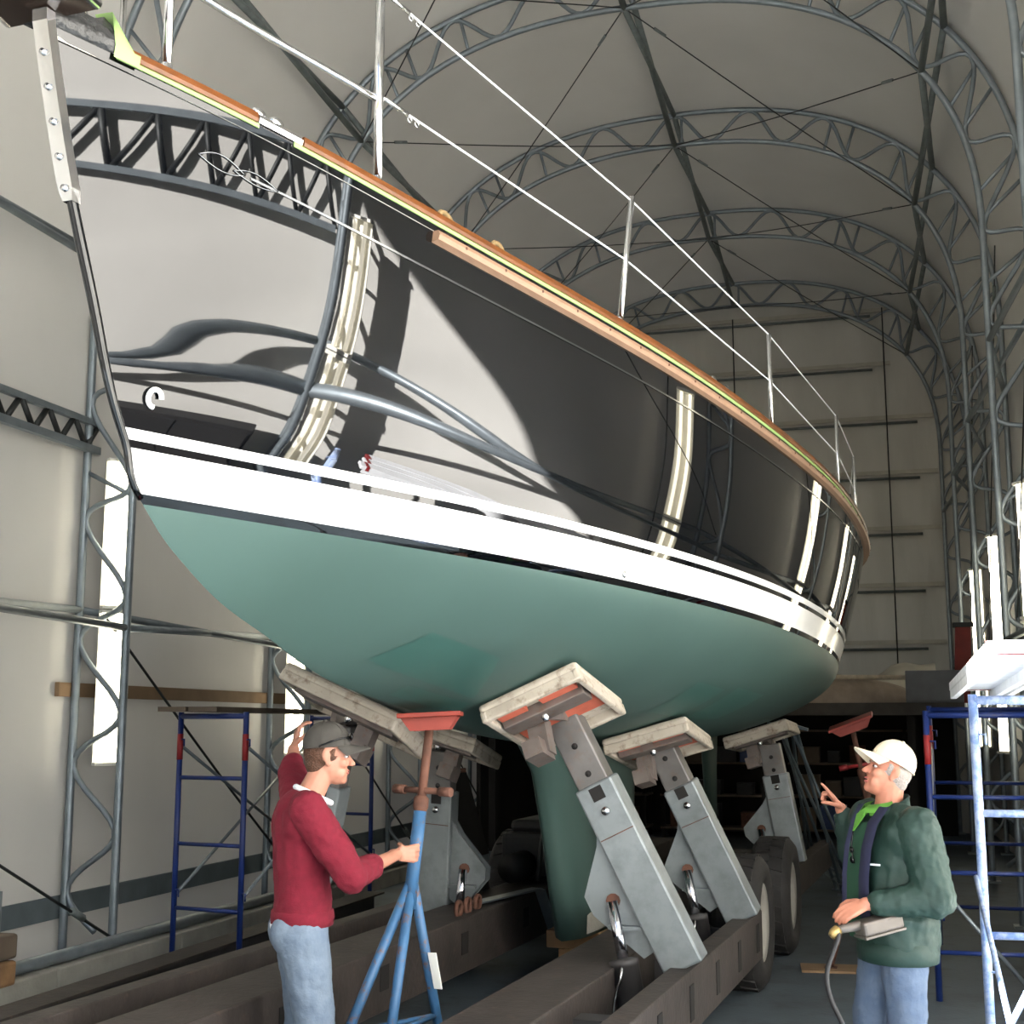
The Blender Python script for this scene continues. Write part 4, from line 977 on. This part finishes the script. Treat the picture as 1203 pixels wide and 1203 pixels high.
def head(mb, c, F, Lx, U, k=1.0):
    """c = centre of the skull"""
    R = rotm(F, Lx, U); P = lambda f, l, z: c+(F*f+Lx*l+U*z)*k
    e = lambda f, l, z, rf, rl, rz: mb.ell(P(f, l, z), (rf*k, rl*k, rz*k), R)
    e(-.012, 0, .03, .094, .076, .088)          # skull
    e(.012, 0, -.035, .074, .064, .085)         # face
    e(.04, 0, -.088, .046, .044, .036)          # jaw and chin
    e(.066, 0, -.102, .022, .024, .02)
    e(.064, 0, .022, .03, .056, .014)           # brow
    mb.capsule(P(.083, 0, .005), P(.108, 0, -.03), .0085*k, .0125*k)   # nose
    for s_ in (-1, 1):
        e(.1, s_*.011, -.034, .011, .008, .008)   # nostril wings
        e(.06, s_*.04, -.028, .026, .022, .024)   # cheeks
        e(.05, s_*.034, -.07, .03, .02, .03)
        mb.capsule(P(-.012, s_*.072, .005), P(-.004, s_*.074, -.035), .017*k, .011*k, .5, Lx)   # ear
        e(-.018, s_*.078, .0, .016, .008, .026)
    e(.078, 0, -.062, .016, .026, .009); e(.076, 0, -.075, .015, .022, .009)   # lips
    return P
def face_parts(body, P, F, Lx, U, k, brow, open_mouth=False):
    R = rotm(F, Lx, U)
    for s_ in (-1, 1):
        MB().ell(P(.074, s_*.031, .001), (.009*k, .012*k, .006*k), R).build('eye', 'white_paint', body)
        MB().ell(P(.082, s_*.031, .001), (.005*k, .006*k, .006*k), R).build('iris', 'eye', body)
        MB().capsule(P(.09, s_*.016, .022), P(.078, s_*.05, .022), .005*k, .004*k).build('eyebrow', brow, body)
    m = MB().ell(P(.087, 0, -.061), (.009*k, .023*k, .005*k), R); m.ell(P(.085, 0, -.077 if open_mouth else -.071), (.009*k, .020*k, .006*k), R); m.build('lips', 'lip', body)
    if open_mouth: MB().ell(P(.084, 0, -.068), (.009*k, .016*k, .005*k), R).build('mouth', 'dark_wall', body)
def cap(root, P_, F, Lx, U, k, m, lift=.012, tilt=.12):
    """baseball cap on a head with point function P"""
    P = lambda f, l, z: P_(f-tilt*(z-.03), l, z+lift+tilt*f)
    rows = []; R = rotm(F, Lx, U)
    c = Vector((-.012, 0, .034))
    for i in range(11):
        ph = math.pi/2*i/10; r = math.cos(ph); h = math.sin(ph)
        rows.append([P(c.x+.107*r*math.cos(a), .088*r*math.sin(a), c.z-.006+.112*h**.85+(0 if i else -.012*math.cos(a)*0)) for a in [2*math.pi*j/28 for j in range(29)]])
    o = MB().grid(rows).build('cap', m, root)
    for a in [2*math.pi*j/6+.3 for j in range(6)]:
        MB().tube([P(c.x+.108*math.cos(ph)*math.cos(a), .089*math.cos(ph)*math.sin(a), c.z-.005+.113*math.sin(ph)**.85) for ph in [math.pi/2*i/8 for i in range(9)]], .0012*k, 4).build('seam', m, o)
    MB().ell(P(c.x, 0, c.z+.108), (.009*k, .009*k, .006*k), R).build('button', m, o)
    mb = MB(); top, bot = [], []
    for i in range(9):
        f = i/8
        rt, rb = [], []
        for j in range(13):
            a = -1.15+2.3*j/12; rr = .086*math.sin(a)
            ext = .088*(math.cos(a*1.1))**.7 if abs(a) < 1.4 else 0
            x = c.x+.105*math.cos(a)+ext*f; z = c.z-.004-.016*f*1.3-.018*(a/1.15)**2*(.25+f)
            rt.append(P(x, rr*(1+.02*f), z+.003)); rb.append(P(x, rr*(1+.02*f), z-.003))
        top.append(rt); bot.append(rb)
    mb.grid(top, True); mb.grid(bot, True, True)
    mb.add([p for q in (top[-1], bot[-1]) for p in q], [(j, j+1, 13+j+1, 13+j) for j in range(12)])
    mb.build('bill', m, o)
    MB().tube([P(c.x+.108*math.cos(a), .0885*math.sin(a), c.z-.004) for a in [2*math.pi*j/28 for j in range(28)]], .003*k, 5, closed=True).build('sweatband', m, o)
    return o
def hair(root, P, F, Lx, U, k, m):
    R = rotm(F, Lx, U); mb = MB()
    mb.ell(P(-.022, 0, .012), (.093*k, .0785*k, .080*k), R)
    mb.ell(P(-.052, 0, -.035), (.052*k, .066*k, .055*k), R); mb.ell(P(-.03, 0, -.005), (.075*k, .0785*k, .05*k), R)
    for s_ in (-1, 1): mb.capsule(P(.018, s_*.066, .03), P(.012, s_*.068, .005), .009*k, .006*k)
    return mb.build_remesh('hair', m, root, .006, 3, (.004, .012))
def legs(mb, G, hip, knee, ankle, rr=(.088, .066, .052), ex=1.0):
    for h, kn, an in zip(hip, knee, ankle):
        mb.capsule(G(*h), G(*kn), rr[0], rr[1]); mb.capsule(G(*kn), G(*an), rr[1], rr[2])
def shoes(root, G, ankles):
    for f, l, z in ankles:
        mb = MB(); mb.capsule(G(f-.04, l, .055), G(f+.14, l+.0, .045), .045, .04, .9); mb.ell(G(f-.03, l, .085), (.05, .05, .045))
        o = mb.build_remesh('shoe', 'shoe', root, .008, 4)
        MB().beam(G(f-.10, l, .014), G(f+.19, l, .014), .088, .026, bev=.008).build('sole', 'sole', o)

# ---- man in the red sweater
G = Fig((-2.475, 5.47), (.86, .51)); mh = thing('person', 'man in crimson sweater, jeans and grey cap gripping the blue jack stand', 'person', (G.o.x, G.o.y, 0))
HC = G(.095, .0, 1.612); hF = (G.F*.995+UP*-.05+G.L*-.10).normalized(); hL = UP.cross(hF).normalized(); hU = hF.cross(hL)
mb = MB(); P = head(mb, HC, hF, hL, hU, 1.0)
mb.capsule(G(-.005, 0, 1.40), G(.065, 0, 1.54), .062, .056)                     # neck
mb.capsule(G(0, 0, 1.02), G(-.02, 0, 1.33), .12, .13, .75, G.F)                # torso core
shR, shL = (-.01, -.185, 1.385), (-.02, .18, 1.40)
mb.capsule(G(*shL), G(*shR), .06, .06)
grip = pixD(478, 1005, 6.02); wr = G.loc(grip+G.F*-.055+G.L*-.045+UP*.01); elR = (.165, -.275, 1.12)
mb.capsule(G(*shR), G(*elR), .05, .042); mb.capsule(G(*elR), G(*wr), .040, .027)
hand(mb, G(*wr), G.F*.96+G.L*.28, G.L, UP, [.62, .66, .7, .74], 1.0, True)
elL = G.loc(pixD(343, 906, 6.2)); wrL = G.loc(pixD(345, 880, 6.32))
mb.capsule(G(*shL), G(*elL), .05, .042); mb.capsule(G(*elL), G(*wrL), .042, .028)
hand(mb, G(*wrL), UP+G.F*.2, G.F, -G.L, .5)
legs(mb, G, [(0, .09, .9), (0, -.09, .9)], [(.03, .11, .5), (.05, -.10, .5)], [(-.02, .12, .09), (.0, -.11, .09)], (.07, .05, .035))
body = mb.build_remesh('body', 'skin', mh, .0055, 3)
face_parts(body, P, hF, hL, hU, 1.0, 'hair_brown')
hair(mh, P, hF, hL, hU, 1.0, 'hair_brown')
cp = cap(mh, P, hF, hL, hU, 1.0, 'cap_grey')
g_ = MB(); 
for s_ in (-1, 1): g_.tube(curve([P(-.05, s_*.098, .040), P(.03, s_*.098, .075), P(.075, s_*.066, .085), P(.1, s_*.01, .088)], 6), .004, 6)
g_.build('sunglass_frame', 'glasses', cp)
for s_ in (-1, 1): MB().ell(P(.092, s_*.036, .088), (.008, .028, .019), rotm(hF, hL, hU)).build('sunglass_lens', 'glasses', cp)
mb = MB()
mb.capsule(G(-.005, 0, 1.00), G(-.015, 0, 1.16), .168, .172, .72, G.F); mb.capsule(G(-.01, 0, 1.15), G(-.025, 0, 1.30), .172, .178, .70, G.F)
mb.capsule(G(-.02, .12, 1.345), G(-.02, -.12, 1.335), .10, .10); mb.capsule(G(*shR), G(-.015, -.10, 1.40), .078, .07); mb.capsule(G(*shL), G(-.015, .10, 1.40), .078, .07)
cuff = tuple(elR[i]+(wr[i]-elR[i])*.42 for i in range(3))
sv = MB(); sv.capsule(G(*shR), G(*elR), .086, .070); sv.capsule(G(*elR), G(*cuff), .068, .056)
cuL = tuple(elL[i]+(wrL[i]-elL[i])*.35 for i in range(3)); mb.capsule(G(*shL), G(*elL), .082, .064); mb.capsule(G(*elL), G(*cuL), .06, .052)
mb.ell(G(-.015, 0, 1.415), (.085, .085, .045))
mb.cyl(G(-.005, 0, .905), G(-.005, 0, 1.05), .176, .170, .735, G.F)
sw = mb.build_remesh('sweater', 'sweater', mh, .010, 6, (.016, .085)); sv.build_remesh('sleeve', 'sweater', sw, .008, 5, (.02, .06))
rows = [[G(-.005+(.134+g)*math.cos(a), (.181+g)*math.sin(a), z) for a in [2*math.pi*j/28 for j in range(29)]] for z, g in ((.893, -.012), (.897, 0.0), (.93, .004), (.955, .0), (.965, -.012))]
MB().grid(rows).build('hem_ribbing', 'sweater', sw)
# white undershirt: collar ring and hem
MB().tube([G(.03+.078*math.cos(a), .075*math.sin(a), 1.443+.036*math.cos(a+math.pi)) for a in [2*math.pi*j/24 for j in range(24)]], .013, 8, closed=True).build('undershirt_collar', 'undershirt', mh)
MB().lathe([(.118, .0), (.125, .06)], G(-.02, 0, .845), UP, 24).build('undershirt_hem', 'undershirt', mh)
mb = MB(); mb.capsule(G(-.01, 0, .86), G(-.01, 0, .96), .150, .148, .78, G.F); mb.ell(G(-.05, .07, .87), (.10, .10, .11)); mb.ell(G(-.05, -.07, .87), (.10, .10, .11))
legs(mb, G, [(-.01, .085, .86), (-.01, -.085, .86)], [(.03, .11, .5), (.05, -.10, .5)], [(-.02, .12, .07), (.0, -.11, .07)], (.112, .086, .088))
jn = mb.build_remesh('jeans', 'denim', mh, .010, 5, (.018, .07))
shoes(mh, G, [(-.02, .12, .09), (0, -.11, .09)])

# ---- man in the green jacket
G = Fig((-.015, 6.42), (-.90, -.42)); mh = thing('person', 'man in dark green jacket, jeans and cream cap pointing up', 'person', (G.o.x, G.o.y, 0))
K = .97
hF = (G.F*.92+UP*.34+G.L*-.10).normalized(); hL = UP.cross(hF).normalized(); hU = hF.cross(hL)
HC = G(-.01, .0, 1.535)
mb = MB(); P = head(mb, HC, hF, hL, hU, K)
mb.capsule(G(.0, 0, 1.33), G(-.02, 0, 1.47), .066, .06)
mb.capsule(G(0, 0, .98), G(-.02, 0, 1.27), .12, .13, .75, G.F)
shL, shR = (-.05, .19, 1.29), (.0, -.19, 1.31)
mb.capsule(G(*shL), G(*shR), .06, .06)
elL = (-.09, .255, 1.00); wrL = G.loc(pixD(1017, 1062, 5.80))
mb.capsule(G(*shL), G(*elL), .05, .042); mb.capsule(G(*elL), G(*wrL), .042, .03)
hand(mb, G(*wrL), G.F*.9-UP*.30+G.L*.05, -UP*.8-G.L*.55, G.F*.2-G.L, [.4, .42, .44, .46], 1.0)
wrR = G.loc(pixD(988, 950, 6.33)); elR = G.loc(pixD(1006, 1003, 6.33))
mb.capsule(G(*shR), G(*elR), .05, .042); mb.capsule(G(*elR), G(*wrR), .042, .029)
hand(mb, G(*wrR), UP*.75+G.F*.55, G.F*.6-UP*.5-G.L*.2, G.L, [.06, 1.25, 1.3, 1.3], 1.0)
hipK = ([(-.01, .085, .84), (-.01, -.085, .84)], [(.0, .10, .46), (.07, -.10, .46)], [(-.05, .11, .08), (.05, -.11, .08)])
legs(mb, G, *hipK, (.07, .05, .035))
body = mb.build_remesh('body', 'skin_tan', mh, .0055, 3)
face_parts(body, P, hF, hL, hU, K, 'hair_grey', True)
hair(mh, P, hF, hL, hU, K, 'hair_grey')
cap(mh, P, hF, hL, hU, K, 'cap_cream', .016, .16)
mb = MB()
mb.cyl(G(-.02, 0, .735), G(-.03, 0, .90), .198, .212, .85, G.F); mb.capsule(G(-.02, 0, .90), G(-.03, 0, 1.02), .205, .21, .82, G.F); mb.capsule(G(-.03, 0, 1.02), G(-.035, 0, 1.18), .205, .20, .76, G.F)
mb.capsule(G(-.03, .12, 1.245), G(-.02, -.12, 1.255), .115, .11); mb.capsule(G(*shL), G(-.02, .08, 1.32), .09, .08); mb.capsule(G(*shR), G(-.0, -.08, 1.33), .085, .075)
lc = lambda a, b_, f: tuple(a[i]+(b_[i]-a[i])*f for i in range(3))
sv = MB(); sv.capsule(G(*shL), G(*elL), .100, .088); sv.capsule(G(*elL), G(*lc(elL, wrL, .80)), .084, .058)
mb.capsule(G(*shR), G(*elR), .095, .085); mb.capsule(G(*elR), G(*lc(elR, wrR, .78)), .08, .055)
jk = mb.build_remesh('jacket', 'jacket', mh, .010, 6, (.03, .09)); sv.build_remesh('sleeve', 'jacket', jk, .008, 5, (.02, .05))
for a_, b_ in ((elL, wrL), (elR, wrR)): MB().tube([G(*lc(a_, b_, .76)), G(*lc(a_, b_, .90))], [.05, .044], 14).build('cuff', 'jacket', jk)
# hem band: an elliptical ring
rows = [[G(-.02+(.172+g)*math.cos(a), (.202+g)*math.sin(a), z) for a in [2*math.pi*j/28 for j in range(29)]] for z, g in ((.70, -.012), (.705, .0), (.75, .006), (.79, .0), (.80, -.02))]
MB().grid(rows).build('hem_band', 'jacket', jk)
# open front: fleece, zip edge, lining, collar, polo
rows = []
for z, l0, l1, f in ((.80, -.085, .075, .170), (.95, -.09, .08, .178), (1.08, -.09, .08, .172), (1.2, -.085, .075, .155), (1.31, -.06, .055, .12)):
    rows.append([G(f+.004*(1-abs(2*q-1)), l0+(l1-l0)*q, z) for q in (0, .25, .5, .75, 1)])
MB().grid(rows).build('fleece_front', 'fleece', jk)
for l_, sg in ((.085, 1), (-.095, -1)):
    pr = [G(.16, l_, .86), G(.178, l_, .95), G(.172, l_, 1.08), G(.155, l_, 1.2), G(.12, l_, 1.31), G(.07, l_+sg*.02, 1.385)]
    rows = [[p+G.L*(-sg*.012) for p in pr], [p+G.F*.018 for p in pr], [p+G.L*sg*.05-G.F*.008 for p in pr]]
    MB().grid(rows).build('jacket_edge', 'jacket_lining', jk)
rows = []
for j in range(25):
    a = -2.55+5.1*j/24; rows.append([G(.0-.085*math.cos(a)*1.0+.02, .095*math.sin(a), 1.335-.02*math.cos(a)*-1), G(.005-.092*math.cos(a)+.02, .102*math.sin(a), 1.40+.035*math.cos(a)), G(.01-.10*math.cos(a)+.02, .112*math.sin(a), 1.355+.02*math.cos(a))])
rows = [[p-G.F*.03 for p in r] for r in rows]
MB().grid(rows).build('jacket_collar', 'jacket', jk)
rows = []
for j in range(21):
    a = -2.9+5.8*j/20; rows.append([G(.028-.07*math.cos(a), .075*math.sin(a), 1.34), G(.036-.066*math.cos(a), .070*math.sin(a), 1.40+.012*math.cos(a)), G(.045-.085*math.cos(a), .088*math.sin(a), 1.362+.01*math.cos(a))])
MB().grid(rows).build('polo_collar', 'polo', mh)
MB().prism([G(.125, -.035, 1.345), G(.155, -.02, 1.27), G(.125, .04, 1.345), G(.09, .0, 1.38)], G.F*.01).build('polo_front', 'polo', mh)
gl = MB().tube(curve([G(.17, .0, 1.27), G(.185, .01, 1.2), G(.18, .02, 1.13)], 5), .004, 6)
for z in (1.19, 1.145): gl.ell(G(.186, .012, z), (.008, .018, .016), rotm(G.F, G.L, UP))
gl.build('hanging_glasses', 'glasses', mh)
MB().box(G(.135, .135, 1.135), (.006, .055, .008), rotm((G.F*.8+G.L*.6).normalized(), (G.L*.8-G.F*.6).normalized(), UP)).build('chest_logo', 'white_paint', jk)
mb = MB(); mb.capsule(G(-.01, 0, .80), G(-.01, 0, .92), .150, .148, .8, G.F)
legs(mb, G, *[[(a, b_, c) for a, b_, c in x] for x in hipK], (.110, .088, .085))
mb.build_remesh('jeans', 'denim_blue', mh, .010, 5, (.018, .07))
shoes(mh, G, hipK[2])
# ---- sander in his left hand
c0 = pixD(1026, 1080, 5.78); fd = (G.F*.95-UP*.18+G.L*.12).normalized(); ld = UP.cross(fd).normalized(); ud = fd.cross(ld); R = rotm(fd, ld, ud)
sd = thing('power_sander', 'worn grey metal sander box with brass fitting held by the man in green', 'sander', c0)
MB().box(c0-fd*.02-ud*.025, (.20, .10, .062), R, .012).build('sander_body', 'tool_grey', sd)
MB().box(c0-fd*.02-ud*.06, (.205, .105, .012), R, .003).build('sanding_pad', 'tool_grey', sd)
MB().capsule(c0+fd*.08-ud*.01, c0+fd*.165-ud*.005, .022, .018).build('handle', 'tool_grey', sd)
e0 = c0+fd*.175
MB().lathe([(0, 0), (.022, .002), (.024, .03), (.016, .05), (0, .052)], e0, fd-UP*.6, 12).build('hose_fitting', 'brass', sd)
MB().tube(curve([e0+fd*.03-UP*.02, pixD(985, 1100, 5.7), pixD(972, 1140, 5.65), pixD(975, 1170, 5.6), pixD(990, 1203, 5.55), pixD(1012, 1250, 5.5), Vector((.05, 5.6, .02)), Vector((.5, 5.3, .015)), Vector((.9, 4.4, .015))], 8), .011, 8).build('air_hose', 'hose', sd)
